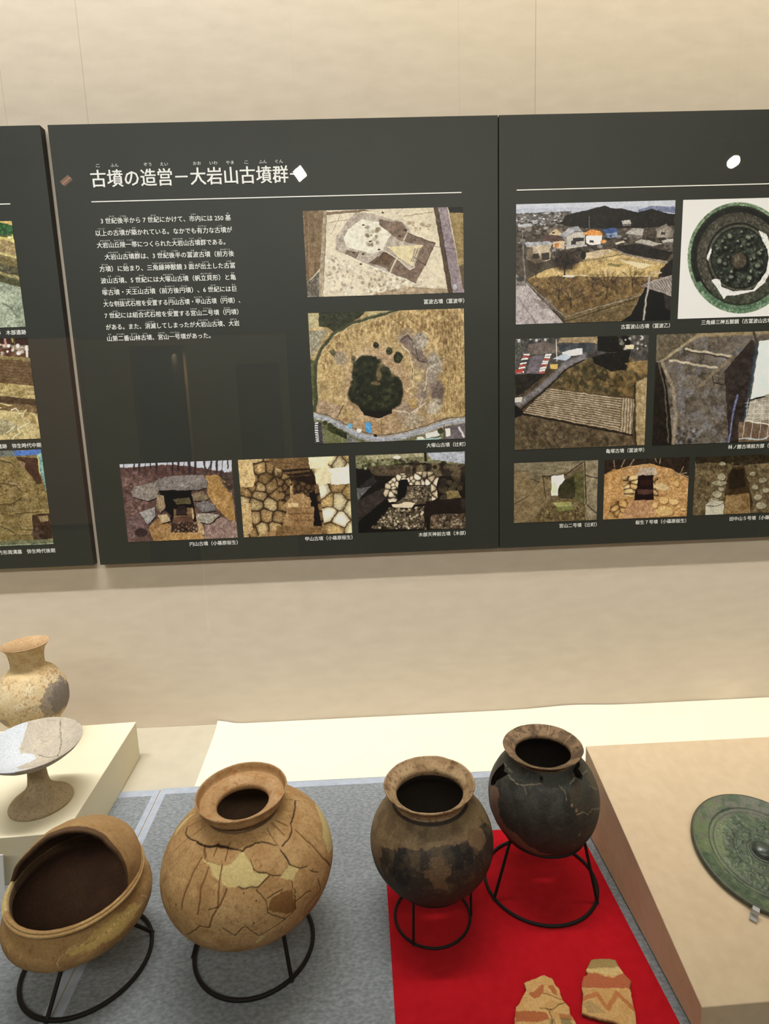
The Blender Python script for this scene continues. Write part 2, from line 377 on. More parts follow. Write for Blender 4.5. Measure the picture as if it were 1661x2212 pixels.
RB = {'世紀': 'せいき', '後半': 'こうはん', '市内': 'しない', '基': 'き', '以上': 'いじょう', '古墳': 'こふん', '築': 'きず', '有力': 'ゆうりょく', '大岩山': 'おおいわやま', '丘陵': 'きゅうりょう', '一帯': 'いったい', '群': 'ぐん',
      '冨波': 'とば', '前方後': 'ぜんぽうこう', '始': 'はじ', '三角縁神獣鏡': 'さんかくぶちしんじゅうきょう', '面': 'めん', '出土': 'しゅつど', '古冨': 'ことば', '大塚山': 'おおつかやま', '帆立貝形': 'ほたてがいがた', '亀': 'かめ', '塚': 'づか',
      '天王山': 'てんのうやま', '円墳': 'えんふん', '方墳': 'ほうふん', '巨': 'きょ', '大': 'だい', '刳抜式石棺': 'くりぬきしきせっかん', '安置': 'あんち', '円山': 'まるやま', '甲山': 'かぶとやま', '組合式石棺': 'くみあわせしきせっかん', '宮山': 'みややま',
      '二号墳': 'にごうふん', '消滅': 'しょうめつ', '大岩': 'おおいわ', '山': 'やま', '第二番': 'だいにばん', '山林': 'さんりん', '一号墳': 'いちごうふん'}
tx = []
for i, s in enumerate(LN):
    z = .4547 - .0255*i - .0048
    tx.append((s, X0[i], z, .0136, X1[i]-X0[i], False, .012))
    tx += ruby(s, X0[i], z+.0130, X1[i]-X0[i], .0036, find_ruby(s, RB))
on_panel(lettering('body_text', tx, None), pan_c)
for s, x, z in (('冨波古墳（冨波甲）', .2415, .2605), ('大塚山古墳（辻町）', .2405, -.0735), ('円山古墳（小篠原桜生）', -.3285, -.2945), ('甲山古墳（小篠原桜生）', -.0445, -.2935), ('木部天神前古墳（木部）', .2385, -.2945)):
    caption(pan_c, s, x, z)
for s, x, z in (('古冨波山古墳（冨波乙）', .7335, .190), ('三角縁三神五獣鏡（古冨波山古墳）', .985, .194), ('亀塚古墳（冨波甲）', .683, -.104), ('林ノ腰古墳前方部（小篠原）', 1.035, -.105), ('宮山二号墳（辻町）', .5695, -.2865), ('桜生７号墳（小篠原桜生）', .798, -.286), ('田中山５号墳（小篠原）', 1.027, -.2865)):
    caption(pan_r, s, x, z)
for s, z in (('遺跡　木部遺跡', .2205), ('遺跡　弥生時代中期', -.0385), ('方形周溝墓　弥生時代後期', -.2960)):
    caption(pan_l, s, -.7745, z)
# ================================================================ printed photographs on the panels
class Pic:
    """a printed picture: a grid of coloured points; X, Y are the sheet coordinates in which the picture is described"""
    def __init__(s, quad, w, h, base, warp=0, wsc=40, seed=0):
        w, h = int(w*1.35), int(h*1.35); s.w, s.h = w, h; (a, b), (c, d), (e, f), (g, hh) = quad       # TL TR BR BL
        A = []; B = []
        for (u, v), (x, y) in zip(((0, 0), (1, 0), (1, 1), (0, 1)), quad):
            A += [[u, v, 1, 0, 0, 0, -u*x, -v*x], [0, 0, 0, u, v, 1, -u*y, -v*y]]; B += [x, y]
        k = np.append(np.linalg.solve(np.array(A, float), np.array(B, float)), 1).reshape(3, 3)
        v, u = np.meshgrid(np.linspace(0, 1, h), np.linspace(0, 1, w), indexing='ij')
        q = k @ np.stack([u.ravel(), v.ravel(), np.ones(u.size)]); s.X = q[0]/q[2]; s.Y = q[1]/q[2]
        s.seed = seed; s.c = np.tile(np.array(base, float), (u.size, 1)); s.r = np.random.RandomState(seed+11)
        s.Xw = s.X + warp*(s.n(wsc, 3)-.5)*2; s.Yw = s.Y + warp*(s.n(wsc, 4)-.5)*2
    def n(s, sc, seed=0, st=(1, 1), oct=4): return fbm(np.stack([s.X/sc*st[0], s.Y/sc*st[1], np.full(s.X.size, .37)], -1), oct, seed+s.seed*3)
    def put(s, m, col, a=1.0):
        m = (np.asarray(m, float)*a)[:, None]; s.c = s.c*(1-m) + np.asarray(col, float)*m
    def f(s, poly, col, a=1.0, nz=0, sc=25, st=(1, 1)):
        m = inpoly(s.Xw, s.Yw, poly)
        if nz:
            k = 1 + nz*(s.n(sc, 7, st)-.5)*2; s.c[m] = s.c[m]*(1-a) + a*np.asarray(col, float)*k[m][:, None]
        else: s.put(m, col, a)
        return m
    def l(s, pts, wd, col, a=1.0): s.put(np.clip(1.5-dline(s.Xw, s.Yw, pts)/(wd/2), 0, 1), col, a)
    def e(s, x, y, rx, ry, col, a=1.0, rot=0, soft=.15):
        c, q = math.cos(math.radians(rot)), math.sin(math.radians(rot)); dx, dy = s.Xw-x, s.Yw-y
        d = np.hypot((dx*c+dy*q)/rx, (-dx*q+dy*c)/ry); s.put(1-sm(1-soft, 1+soft, d), col, a)
    def t(s, amp, sc, st=(1, 1), poly=None, seed=5, oct=4):
        k = 1 + amp*(s.n(sc, seed, st, oct)-.5)*2
        if poly is not None: k = np.where(inpoly(s.Xw, s.Yw, poly), k, 1)
        s.c *= k[:, None]
    def sc(s, poly, n, r0, r1, cols, a=.9, asp=1.0):
        P = np.asarray(poly, float); k = 0; tr = 0
        while k < n and tr < n*30:
            tr += 1; x = s.r.uniform(P[:, 0].min(), P[:, 0].max()); y = s.r.uniform(P[:, 1].min(), P[:, 1].max())
            if not inpoly(np.array([x]), np.array([y]), poly)[0]: continue
            k += 1; r = s.r.uniform(r0, r1); m = (np.abs(s.X-x) < r*2.2) & (np.abs(s.Y-y) < r*2.2*max(1, asp)); 
            if not m.any(): continue
            d = np.hypot((s.X[m]-x)/r, (s.Y[m]-y)/(r*asp)); o = (1-sm(.7, 1.25, d))*a; col = np.asarray(cols[s.r.randint(len(cols))], float)*s.r.uniform(.85, 1.12)
            s.c[m] = s.c[m]*(1-o[:, None]) + col*o[:, None]
    def st(s, poly, n, cols, edge=(40, 28, 16), ew=.16, asp=1.0, seed=1, lo=.72):
        """stones: a jittered cell pattern inside poly with dark joints and rounded faces"""
        m = inpoly(s.Xw, s.Yw, poly); P = np.asarray(poly, float); r = np.random.RandomState(seed); pts = []
        while len(pts) < n:
            best = None; bd = -1
            for _ in range(8):
                x = r.uniform(P[:, 0].min(), P[:, 0].max()); y = r.uniform(P[:, 1].min(), P[:, 1].max())
                if not inpoly(np.array([x]), np.array([y]), poly)[0]: continue
                d = min([math.hypot(x-q[0], (y-q[1])/asp) for q in pts], default=1e9)
                if d > bd: bd, best = d, (x, y)
            if best: pts.append(best)
        Q = np.array(pts); x, y = s.Xw[m], s.Yw[m]
        D = np.hypot(x[:, None]-Q[None, :, 0], (y[:, None]-Q[None, :, 1])/asp); o = np.argsort(D, 1)[:, :2]
        d0 = np.take_along_axis(D, o[:, :1], 1)[:, 0]; d1 = np.take_along_axis(D, o[:, 1:2], 1)[:, 0]; g = (d1-d0)/(d1+d0+1e-6)
        C = np.array(cols, float)[r.randint(len(cols), size=n)]*r.uniform(.88, 1.1, (n, 1)); c = C[o[:, 0]]*(lo+(1-lo)*sm(0, .6, g))[:, None]
        k = (1-sm(ew*.4, ew, g))[:, None]; s.c[m] = c*(1-k)+np.array(edge, float)*k
    def make(s, root, x0, x1, z0, z1, label):
        sc_ = abs(s.X.max()-s.X.min())/s.w                         # fine photographic texture
        k = 1 + .22*(s.n(sc_*12, 21)-.5)*2 + .26*(s.n(sc_*3.2, 22, oct=2)-.5)*2; g = (s.c @ np.array([.3, .59, .11]))[:, None]
        k = 1 + (k-1)*(1-.85*sm(150, 205, g[:, 0])); s.c = np.clip(112+(g*k[:, None]*1.03-112)*1.2+(s.c-g)*.86, 8, 242)
        V = np.stack([np.tile(np.linspace(x0, x1, s.w), s.h), np.full(s.w*s.h, -.0006), np.repeat(np.linspace(z1, z0, s.h), s.w)], -1)
        F = grid_faces(s.h, s.w)[:, ::-1]; me = fast_mesh('photo_print', V, F); shade(me, False); set_col(me, s.c)
        o = link('photo_print', me, M_print, None); tag(o, label); return on_panel(o, root)
M_print = mat_attr('printed_photograph_ink', rough=.45, spec=.35, grain=0, bump=0)

# -- middle panel, top: excavated tomb on pale ground
p = Pic([(122, 820), (1320, 785), (1312, 1425), (157, 1465)], 350, 186, (206, 193, 165), 7, 35, 1)
p.t(.10, 60); p.t(.12, 14)
p.sc([(300, 1150), (900, 1300), (1180, 1400), (280, 1450)], 260, 4, 14, [(165, 150, 130), (225, 218, 200), (150, 130, 105)], .6)
p.f([(120, 818), (275, 815), (265, 1100), (250, 1250), (150, 1365)], (124, 98, 65), 1, .2, 60, (4, .5)); p.l([(160, 820), (175, 1320)], 8, (150, 120, 85), .7)
p.f([(275, 815), (300, 815), (292, 1100), (275, 1290), (262, 1462), (238, 1462), (250, 1250)], (158, 140, 110), 1, .15)
p.f([(150, 1365), (248, 1270), (240, 1465), (155, 1468)], (112, 102, 88), 1, .5, 8); p.l([(300, 850), (270, 1463)], 5, (110, 90, 70), .8)
p.f([(300, 830), (560, 808), (640, 818), (300, 852)], (126, 100, 76), 1, .2); p.l([(300, 910), (520, 875)], 4, (150, 130, 105)); p.l([(330, 1000), (410, 845)], 4, (140, 125, 105)); p.l([(880, 860), (1090, 825)], 6, (150, 130, 100)); p.l([(820, 840), (870, 800)], 8, (160, 150, 135))
p.f([(520, 830), (640, 838), (860, 900), (915, 950), (920, 985), (1105, 1055), (1030, 1222), (955, 1360), (700, 1262), (560, 1205), (365, 1112), (372, 1010), (450, 900)], (172, 158, 142), 1, .12)
p.f([(560, 880), (700, 905), (790, 975), (740, 1060), (720, 1112), (640, 1140), (560, 1120), (450, 1085), (425, 1030), (460, 960)], (212, 205, 186), 1, .12, 18)
p.sc([(570, 930), (690, 950), (680, 1070), (600, 1090)], 40, 6, 16, [(150, 135, 105), (120, 100, 70), (190, 190, 170)], .6)
p.f([(690, 880), (860, 905), (900, 960), (862, 1052), (790, 1000), (690, 918)], (126, 102, 84), 1, .2)
p.f([(890, 985), (1105, 1055), (1030, 1225), (955, 1360), (880, 1322), (770, 1282), (740, 1250), (620, 1207), (690, 1160), (725, 1117), (800, 1165), (915, 1255), (950, 1240), (990, 1100), (1010, 1075), (880, 1050)], (124, 100, 84), 1, .18)
p.f([(450, 1110), (540, 1130), (515, 1180), (430, 1150)], (130, 108, 90), 1, .1); p.f([(690, 1160), (725, 1117), (800, 1168), (760, 1230), (640, 1215)], (102, 76, 52), 1, .2)
p.f([(750, 1090), (1022, 1072), (992, 1105), (940, 1232), (830, 1165)], (208, 192, 144), 1, .1)
p.l([(905, 975), (865, 1060)], 9, (195, 180, 155)); p.l([(820, 1170), (770, 1282)], 11, (200, 185, 155)); p.l([(940, 1160), (1032, 1222)], 7, (90, 70, 55)); p.l([(900, 985), (1105, 1058), (1030, 1225)], 5, (75, 58, 44)); p.l([(720, 1115), (820, 1172), (915, 1258), (950, 1240)], 7, (200, 195, 180)); p.l([(420, 1140), (560, 1205), (760, 1285), (955, 1362)], 6, (215, 208, 192)); p.l([(540, 1130), (515, 1180)], 5, (90, 70, 55)); p.l([(680, 1165), (620, 1212)], 7, (80, 58, 40))
for x, y in ((570, 1145), (500, 1130), (690, 1108), (625, 1048), (575, 925), (720, 832), (845, 1010), (550, 1215), (885, 965)): p.e(x, y, 10, 7, (60, 42, 32))
for k in range(3): p.l([(960+18*k, 1100), (925+14*k, 1200)], 9, (140, 125, 112))
p.f([(640, 1440), (900, 1385), (1200, 1400), (1210, 1428), (640, 1450)], (150, 125, 95), .8, .2)
p.sc([(900, 900), (1060, 910), (1090, 970), (960, 960)], 14, 6, 18, [(165, 140, 105), (140, 110, 80)], .6)
p.f([(1130, 788), (1200, 784), (1310, 1425), (1232, 1432)], (140, 124, 132), 1, .06); p.f([(1100, 788), (1130, 788), (1228, 1428), (1195, 1432)], (88, 68, 48), 1, .2); p.l([(1130, 788), (1228, 1428)], 4, (40, 30, 25)); p.f([(1215, 828), (1322, 825), (1318, 1430), (1305, 1400)], (150, 124, 72), 1, .1); p.f([(1202, 786), (1322, 782), (1322, 828), (1220, 832)], (34, 30, 26), 1, .5, 8); p.f([(1280, 1225), (1320, 1215), (1318, 1410), (1308, 1400)], (100, 82, 55)); p.l([(1095, 1080), (1255, 1105)], 4, (70, 60, 60), .8); p.e(1245, 1385, 14, 22, (185, 190, 195), .7)
p.make(pan_c, -.1235, .2415, .2785, .465, 'aerial photograph of an excavated tomb outline on pale ground')

# -- middle panel: round mound with a clump of trees
p = Pic([(90, 130), (1308, 93), (1312, 1107), (142, 1152)], 340, 290, (178, 148, 92), 9, 40, 2)
p.t(.16, 90); p.t(.22, 16, (1, .6))
p.sc([(200, 350), (800, 130), (1300, 100), (1300, 900), (1150, 900), (1100, 300), (500, 300), (200, 600)], 500, 4, 12, [(200, 168, 105), (140, 108, 62), (120, 88, 50)], .5, 2.2)
for k in range(26): x = 1140+k*7; p.l([(x, 420), (x+12, 900)], 3, (196, 165, 104) if k % 2 else (132, 100, 58), .5)
for k in range(14): p.l([(700+k*36, 130+(k % 3)*25), (830+k*36, 240+(k % 4)*30)], 5, (120, 88, 48), .55)
for k in range(8): p.l([(1120+k*22, 200), (1130+k*22, 400)], 6, (110, 78, 42), .5)
p.f([(85, 128), (172, 128), (172, 243), (95, 258)], (178, 165, 118), 1, .1); p.f([(170, 125), (545, 108), (522, 142), (400, 225), (300, 285), (250, 242), (178, 236)], (56, 60, 36), 1, .4, 14)
p.f([(560, 108), (770, 105), (700, 140), (560, 165)], (176, 160, 108)); p.f([(98, 270), (240, 258), (180, 400), (110, 482)], (150, 142, 116), 1, .3, 12); p.f([(105, 490), (145, 498), (152, 860), (130, 885)], (92, 98, 56), 1, .2)
p.l([(790, 110), (560, 172), (420, 215), (290, 292), (200, 405), (155, 500), (146, 640), (155, 800), (140, 890)], 26, (72, 76, 46)); p.l([(800, 118), (565, 186), (425, 228), (305, 302), (216, 412), (172, 505), (162, 640), (172, 800)], 8, (180, 158, 108))
p.e(640, 700, 300, 345, (180, 150, 104), .8); p.e(630, 690, 250, 270, (166, 134, 100), .7); p.l([(380, 640), (400, 560), (470, 470), (560, 440)], 16, (190, 160, 112), .7); p.t(.14, 22, (1, 1), [(330, 380), (950, 380), (950, 1050), (330, 1050)], 9)
p.f([(250, 430), (290, 410), (370, 530), (345, 535)], (98, 92, 58), 1, .2); p.e(350, 480, 55, 60, (158, 140, 116), .8)
p.f([(170, 800), (360, 860), (310, 950), (160, 900)], (168, 140, 108), 1, .2, 12); p.l([(360, 855), (315, 950)], 8, (100, 82, 58)); p.f([(290, 940), (480, 960), (700, 1000), (660, 1100), (520, 1080), (380, 1010)], (160, 128, 88), 1, .15)
p.f([(700, 950), (1000, 930), (1150, 960), (800, 1080), (660, 1100)], (170, 140, 100), 1, .15)
tr = [(850, 320), (930, 420), (985, 520), (1000, 640), (990, 750), (930, 840), (840, 900)]
p.l(tr, 120, (146, 126, 108), .9); p.f([(800, 330), (870, 290), (960, 400), (1040, 520), (960, 520), (880, 420)], (124, 106, 96), 1, .2)
for q, c, wd in (([(805, 350), (870, 300), (930, 390), (950, 500), (1020, 520)], (70, 56, 48), 7), ([(820, 380), (880, 440), (910, 560), (905, 700), (860, 740)], (205, 185, 145), 9), ([(905, 560), (905, 650)], (70, 60, 45), 5), ([(1020, 560), (1010, 680), (960, 860), (900, 930)], (190, 172, 140), 9), ([(760, 890), (840, 900), (880, 920), (1000, 830)], (200, 186, 158), 9), ([(850, 730), (960, 820)], (205, 175, 110), 8)): p.l(q, wd, c)
p.f([(915, 570), (1000, 570), (990, 660), (920, 660)], (180, 155, 105), 1, .2); p.f([(975, 735), (1020, 735), (1010, 800), (970, 790)], (130, 115, 100)); p.f([(860, 800), (930, 800), (940, 860), (890, 880)], (176, 142, 84))
for x, y, rx, ry, c, ro in ((970, 345, 62, 56, (160, 150, 134), 30), (1080, 530, 50, 95, (150, 140, 125), -10), (1100, 745, 52, 90, (108, 90, 84), 0), (1068, 862, 75, 48, (176, 164, 140), -50), (912, 975, 92, 42, (170, 152, 122), -15), (1060, 640, 40, 70, (145, 128, 114), 0)): p.e(x, y, rx, ry, c, .95, ro, .3)
for x, y in ((970, 345), (1080, 530), (1068, 862), (912, 975)): p.sc([(x-60, y-60), (x+60, y-60), (x+60, y+60), (x-60, y+60)], 30, 5, 13, [(200, 190, 170), (120, 108, 96)], .45)
p.f([(480, 850), (740, 850), (740, 915), (640, 952), (530, 930)], (26, 22, 20), .95)
for x, y, rx, ry in ((540, 560, 100, 95), (580, 520, 50, 55), (490, 620, 55, 60), (690, 630, 50, 85), (620, 720, 190, 110), (500, 760, 100, 85), (770, 740, 62, 115), (640, 830, 170, 62)): p.e(x, y, rx, ry, (42, 46, 28), 1, 0, .12)
p.sc([(440, 480), (620, 470), (720, 580), (820, 720), (800, 840), (600, 890), (410, 800), (430, 700)], 210, 8, 22, [(62, 66, 40), (28, 32, 18), (48, 52, 32), (76, 76, 46)], .55); p.e(640, 610, 22, 50, (120, 100, 60), .8); p.e(620, 680, 40, 16, (130, 105, 60), .7)
for x, y, rx, ry in ((620, 382, 20, 24), (722, 425, 26, 28), (795, 476, 34, 46)): p.e(x, y, rx, ry, (44, 46, 26) if x > 700 else (38, 26, 26)); p.sc([(x-20, y-20), (x+20, y-20), (x+20, y+20), (x-20, y+20)], 8, 5, 10, [(80, 88, 46)], .6)
rd = [(130, 932), (250, 962), (380, 1030), (500, 1092), (640, 1118), (800, 1098), (1000, 1042), (1150, 988), (1320, 962)]
p.f([(125, 950), (380, 1050), (520, 1120), (660, 1140), (1320, 1010), (1330, 1160), (120, 1165)], (110, 108, 72), 1, .2); p.l(rd, 48, (156, 160, 172)); p.l([(x, y-32) for x, y in rd], 5, (50, 42, 34), .8); p.l([(x, y-6) for x, y in rd], 5, (186, 190, 200), .7)
p.f([(132, 980), (190, 986), (205, 1152), (140, 1155)], (70, 66, 78))
for k in range(9): p.f([(140+k*.8, 985+k*18), (164+k*.8, 984+k*18), (164+k*.8, 994+k*18), (140+k*.8, 995+k*18)], (228, 228, 232))
p.sc([(195, 985), (240, 985), (385, 1085), (370, 1110), (280, 1070)], 36, 12, 22, [(44, 52, 26), (60, 68, 34)], .9); p.f([(205, 1030), (300, 1080), (385, 1115), (390, 1145), (205, 1150)], (112, 114, 72), 1, .1); p.f([(385, 1075), (470, 1125), (470, 1145), (395, 1145)], (120, 120, 118), 1, .3, 8)
p.f([(535, 985), (575, 985), (585, 1060), (560, 1070), (532, 1050)], (62, 152, 222)); p.e(415, 1010, 20, 22, (96, 164, 205)); p.e(485, 1048, 20, 18, (222, 218, 205)); p.l([(655, 960), (668, 1100)], 6, (130, 105, 70))
p.f([(1000, 1072), (1110, 1042), (1115, 1085), (1010, 1108)], (205, 208, 205)); p.f([(1150, 1020), (1315, 985), (1315, 1110), (1150, 1112)], (108, 98, 104)); p.f([(1158, 1035), (1195, 1030), (1195, 1088), (1160, 1090)], (220, 215, 200)); p.l([(1265, 1020), (1300, 1090)], 16, (210, 210, 214)); p.e(965, 1108, 30, 14, (220, 210, 190)); p.l([(930, 1125), (1120, 1105)], 12, (150, 190, 190)); p.e(1120, 1050, 22, 22, (60, 66, 40)); p.l([(1147, 1000), (1147, 1112)], 6, (60, 60, 40)); p.e(612, 1090, 12, 10, (30, 30, 32))
p.make(pan_c, -.1245, .2405, -.0600, .2430, 'aerial photograph of a round tomb mound topped with dark trees')

# -- middle panel, bottom row
p = Pic([(166, 125), (862, 98), (897, 575), (219, 605)], 250, 178, (104, 76, 68), 6, 25, 3)
p.t(.3, 40); p.t(.28, 10)
p.f([(160, 120), (862, 95), (865, 185), (780, 165), (600, 138), (480, 128), (300, 140), (168, 155)], (186, 190, 204), 1, .05)
p.f([(160, 148), (300, 138), (480, 126), (600, 136), (790, 165), (868, 185), (880, 300), (800, 250), (720, 190), (400, 200), (170, 200)], (96, 66, 60), .9, .35, 14)
for k in range(17): x = 190+k*40+(k*53 % 29); p.l([(x+4, 95), (x, 150+(k % 4)*14)], 4+(k % 3)*4, (52, 42, 44))
p.l([(595, 95), (605, 180)], 18, (60, 48, 50)); p.l([(690, 100), (705, 180), (740, 110)], 9, (60, 48, 48))
p.f([(700, 190), (780, 190), (862, 260), (885, 500), (820, 445), (760, 385), (715, 310)], (166, 122, 60), 1, .15, 20); p.sc([(790, 170), (868, 180), (880, 330), (800, 230)], 50, 5, 16, [(60, 48, 46), (84, 70, 66)], .7)
p.f([(400, 600), (420, 560), (480, 545), (650, 538), (700, 580), (690, 590)], (176, 132, 70), 1, .12); p.f([(345, 520), (400, 460), (485, 500), (480, 562), (380, 600)], (160, 118, 68), 1, .2); p.f([(690, 490), (800, 450), (895, 480), (898, 580), (690, 585)], (146, 118, 108), 1, .25, 16)
p.f([(640, 440), (680, 490), (690, 560), (655, 545)], (180, 150, 105), 1, .1)
p.sc([(175, 170), (330, 170), (300, 480), (220, 590), (200, 300)], 120, 4, 16, [(128, 92, 92), (74, 52, 50), (140, 108, 100)], .6)
p.f([(190, 440), (330, 430), (345, 560), (220, 600)], (110, 84, 82), .9, .4, 12); p.e(300, 545, 40, 26, (50, 36, 36), .8)
p.f([(410, 282), (622, 282), (612, 300), (640, 450), (642, 545), (490, 545), (480, 440), (440, 400), (425, 320)], (28, 20, 14))
def stone(p, poly, c):
    p.f([(x+4, y+7) for x, y in poly], (34, 24, 22), .8); p.f(poly, c, 1, .22, 14); q = np.array(poly, float); m = q.mean(0); p.f([tuple(m+(v-m)*.7-np.array([3, 7])) for v in q], np.array(c)*1.1, .5, .2, 10)
stone(p, [(380, 228), (450, 202), (560, 192), (680, 190), (712, 222), (705, 270), (640, 285), (420, 285)], (124, 114, 110)); stone(p, [(240, 290), (262, 260), (390, 236), (414, 280), (400, 330), (340, 355), (250, 322)], (132, 122, 112))
stone(p, [(400, 312), (440, 318), (450, 388), (420, 425), (392, 390)], (146, 122, 90)); stone(p, [(288, 425), (385, 390), (388, 450), (340, 495)], (150, 146, 142)); stone(p, [(400, 440), (460, 430), (482, 470), (430, 490)], (176, 152, 112))
stone(p, [(612, 312), (680, 290), (726, 330), (700, 345), (630, 350)], (124, 106, 78)); stone(p, [(636, 375), (690, 346), (750, 370), (762, 410), (680, 420)], (114, 110, 110)); stone(p, [(640, 430), (720, 424), (790, 440), (722, 490), (660, 482)], (156, 146, 132))
p.f([(498, 340), (595, 328), (612, 370), (520, 372)], (96, 86, 58), 1, .2); p.f([(500, 400), (620, 390), (632, 450), (500, 455)], (122, 92, 56)); p.e(552, 408, 36, 28, (52, 38, 36)); p.f([(512, 410), (590, 410), (584, 440), (515, 440)], (62, 46, 42)); p.l([(512, 438), (588, 438)], 5, (20, 14, 12)); p.l([(615, 400), (622, 460)], 9, (190, 160, 110))
p.f([(500, 448), (610, 444), (635, 490), (488, 494)], (104, 72, 56), 1, .15); p.st([(490, 486), (642, 478), (648, 542), (498, 545)], 30, [(120, 88, 66), (146, 110, 82), (96, 70, 54)], (30, 20, 16), .22)
p.make(pan_c, -.5955, -.3275, -.283, -.0915, 'photograph of a stone burial chamber mouth under a capstone')

p = Pic([(898, 97), (1585, 72), (1604, 548), (935, 573)], 250, 178, (165, 125, 75), 5, 22, 4)
p.st([(880, 60), (1110, 60), (1240, 205), (1225, 330), (1170, 510), (930, 600)], 34, [(188, 154, 98), (172, 136, 82), (150, 116, 66), (200, 170, 112)], (70, 44, 20), .13, 1, 3)
p.f([(895, 95), (985, 92), (1005, 220), (990, 262), (915, 268)], (204, 170, 108), 1, .15); p.f([(905, 360), (975, 365), (990, 520), (940, 580), (915, 570)], (196, 160, 100), 1, .15)
p.f([(1085, 85), (1345, 75), (1345, 155), (1170, 162), (1105, 125)], (122, 90, 52), 1, .25, 20, (.5, 2)); p.f([(1165, 160), (1350, 148), (1405, 262), (1240, 232), (1205, 195)], (48, 31, 18)); p.l([(1190, 180), (1340, 165)], 12, (110, 82, 48)); p.l([(1225, 200), (1350, 190)], 8, (84, 60, 36)); p.st([(1238, 220), (1392, 262), (1402, 335), (1240, 312)], 16, [(106, 78, 46), (92, 66, 40)], (44, 28, 16), .15, 1, 5)
p.st([(1140, 170), (1220, 200), (1225, 330), (1190, 380), (1150, 330)], 10, [(140, 108, 64), (120, 90, 54)], (50, 32, 16), .18, 1, 6)
p.f([(1340, 300), (1392, 285), (1445, 520), (1368, 515)], (34, 22, 12)); p.st([(1370, 250), (1430, 250), (1445, 520), (1420, 520)], 5, [(150, 112, 66), (130, 96, 54)], (40, 26, 14), .15)
p.st([(1335, 60), (1600, 60), (1620, 560), (1440, 560), (1400, 260)], 15, [(224, 206, 154), (236, 222, 184), (202, 166, 100), (186, 150, 88)], (96, 66, 30), .1, 1, 7)
p.f([(1333, 82), (1460, 76), (1455, 140), (1345, 155)], (232, 216, 172), 1, .08); p.f([(1462, 150), (1592, 140), (1596, 245), (1475, 252)], (238, 228, 200), 1, .06); p.f([(1372, 185), (1440, 145), (1480, 180), (1470, 245), (1385, 250)], (222, 204, 158), 1, .1)
p.f([(1135, 500), (1440, 508), (1452, 556), (1130, 570)], (132, 98, 54), 1, .2)
p.f([(1205, 388), (1368, 384), (1368, 470), (1350, 508), (1225, 508), (1210, 470)], (152, 112, 66), 1, .15); p.l([(1210, 430), (1366, 425)], 4, (110, 76, 40)); p.l([(1215, 470), (1362, 468)], 4, (110, 76, 40)); p.f([(1178, 376), (1255, 308), (1300, 304), (1352, 350), (1340, 388), (1208, 392)], (168, 128, 78), 1, .12); p.l([(1255, 310), (1340, 386)], 3, (110, 78, 44), .7); p.f([(1208, 365), (1272, 360), (1272, 386), (1212, 388)], (206, 172, 116))
p.t(.12, 12)
p.make(pan_c, -.3125, -.0450, -.283, -.0915, 'photograph of a house shaped stone coffin inside a stone chamber')

p = Pic([(462, 1243), (1313, 1210), (1318, 1808), (487, 1838)], 245, 178, (34, 27, 21), 8, 30, 5)
p.f([(455, 1240), (1315, 1205), (1315, 1315), (900, 1295), (500, 1345), (460, 1340)], (122, 118, 82), 1, .3, 18); p.f([(540, 1245), (990, 1222), (990, 1250), (560, 1275)], (176, 168, 128), .8); p.sc([(470, 1290), (900, 1270), (880, 1330), (480, 1350)], 90, 5, 16, [(86, 90, 46), (150, 150, 112), (54, 54, 34)], .7); p.f([(1020, 1222), (1315, 1208), (1315, 1305), (1050, 1272)], (166, 172, 188), 1, .15); p.l([(1003, 1220), (1008, 1280)], 18, (36, 32, 28)); p.e(785, 1258, 30, 14, (222, 210, 200))
p.f([(560, 1325), (1315, 1310), (1318, 1400), (600, 1400)], (90, 76, 56), 1, .4, 22); p.sc([(830, 1310), (1310, 1310), (1310, 1390), (830, 1380)], 30, 14, 36, [(120, 106, 72), (60, 46, 34), (40, 30, 26)], .8)
p.f([(470, 1500), (600, 1395), (625, 1440), (480, 1590)], (98, 98, 100), 1, .2); p.f([(468, 1600), (700, 1480), (712, 1560), (480, 1760)], (62, 52, 48), 1, .2); p.f([(480, 1760), (720, 1560), (710, 1640), (560, 1830), (485, 1840)], (16, 13, 12))
p.sc([(1140, 1380), (1315, 1380), (1315, 1700), (1120, 1650)], 30, 18, 44, [(96, 82, 58), (46, 38, 34), (70, 58, 44)], .7); p.f([(1165, 1520), (1260, 1510), (1282, 1570), (1180, 1592)], (130, 112, 66), 1, .2)
p.f([(855, 1480), (1045, 1475), (1062, 1610), (740, 1645), (800, 1590)], (96, 82, 64), 1, .3); p.sc([(860, 1480), (1045, 1475), (1060, 1600), (830, 1600)], 160, 4, 9, [(176, 158, 128), (48, 40, 32), (130, 112, 88)], .8)
p.f([(600, 1810), (720, 1655), (1000, 1640), (1000, 1810)], (84, 72, 54), 1, .3); p.sc([(580, 1800), (720, 1650), (1000, 1640), (1010, 1810)], 330, 4, 11, [(196, 178, 148), (40, 34, 28), (140, 122, 98), (110, 94, 60)], .8)
p.f([(1040, 1700), (1318, 1690), (1320, 1812), (1040, 1812)], (84, 72, 54), 1, .3); p.sc([(1050, 1705), (1318, 1695), (1318, 1808), (1050, 1808)], 160, 4, 12, [(150, 132, 106), (50, 42, 34), (110, 80, 60)], .7); p.f([(1010, 1600), (1280, 1570), (1290, 1690), (1060, 1700), (1000, 1790), (990, 1650)], (44, 31, 26), .95)
W = [(220, 200, 166), (206, 184, 148), (232, 214, 184)]
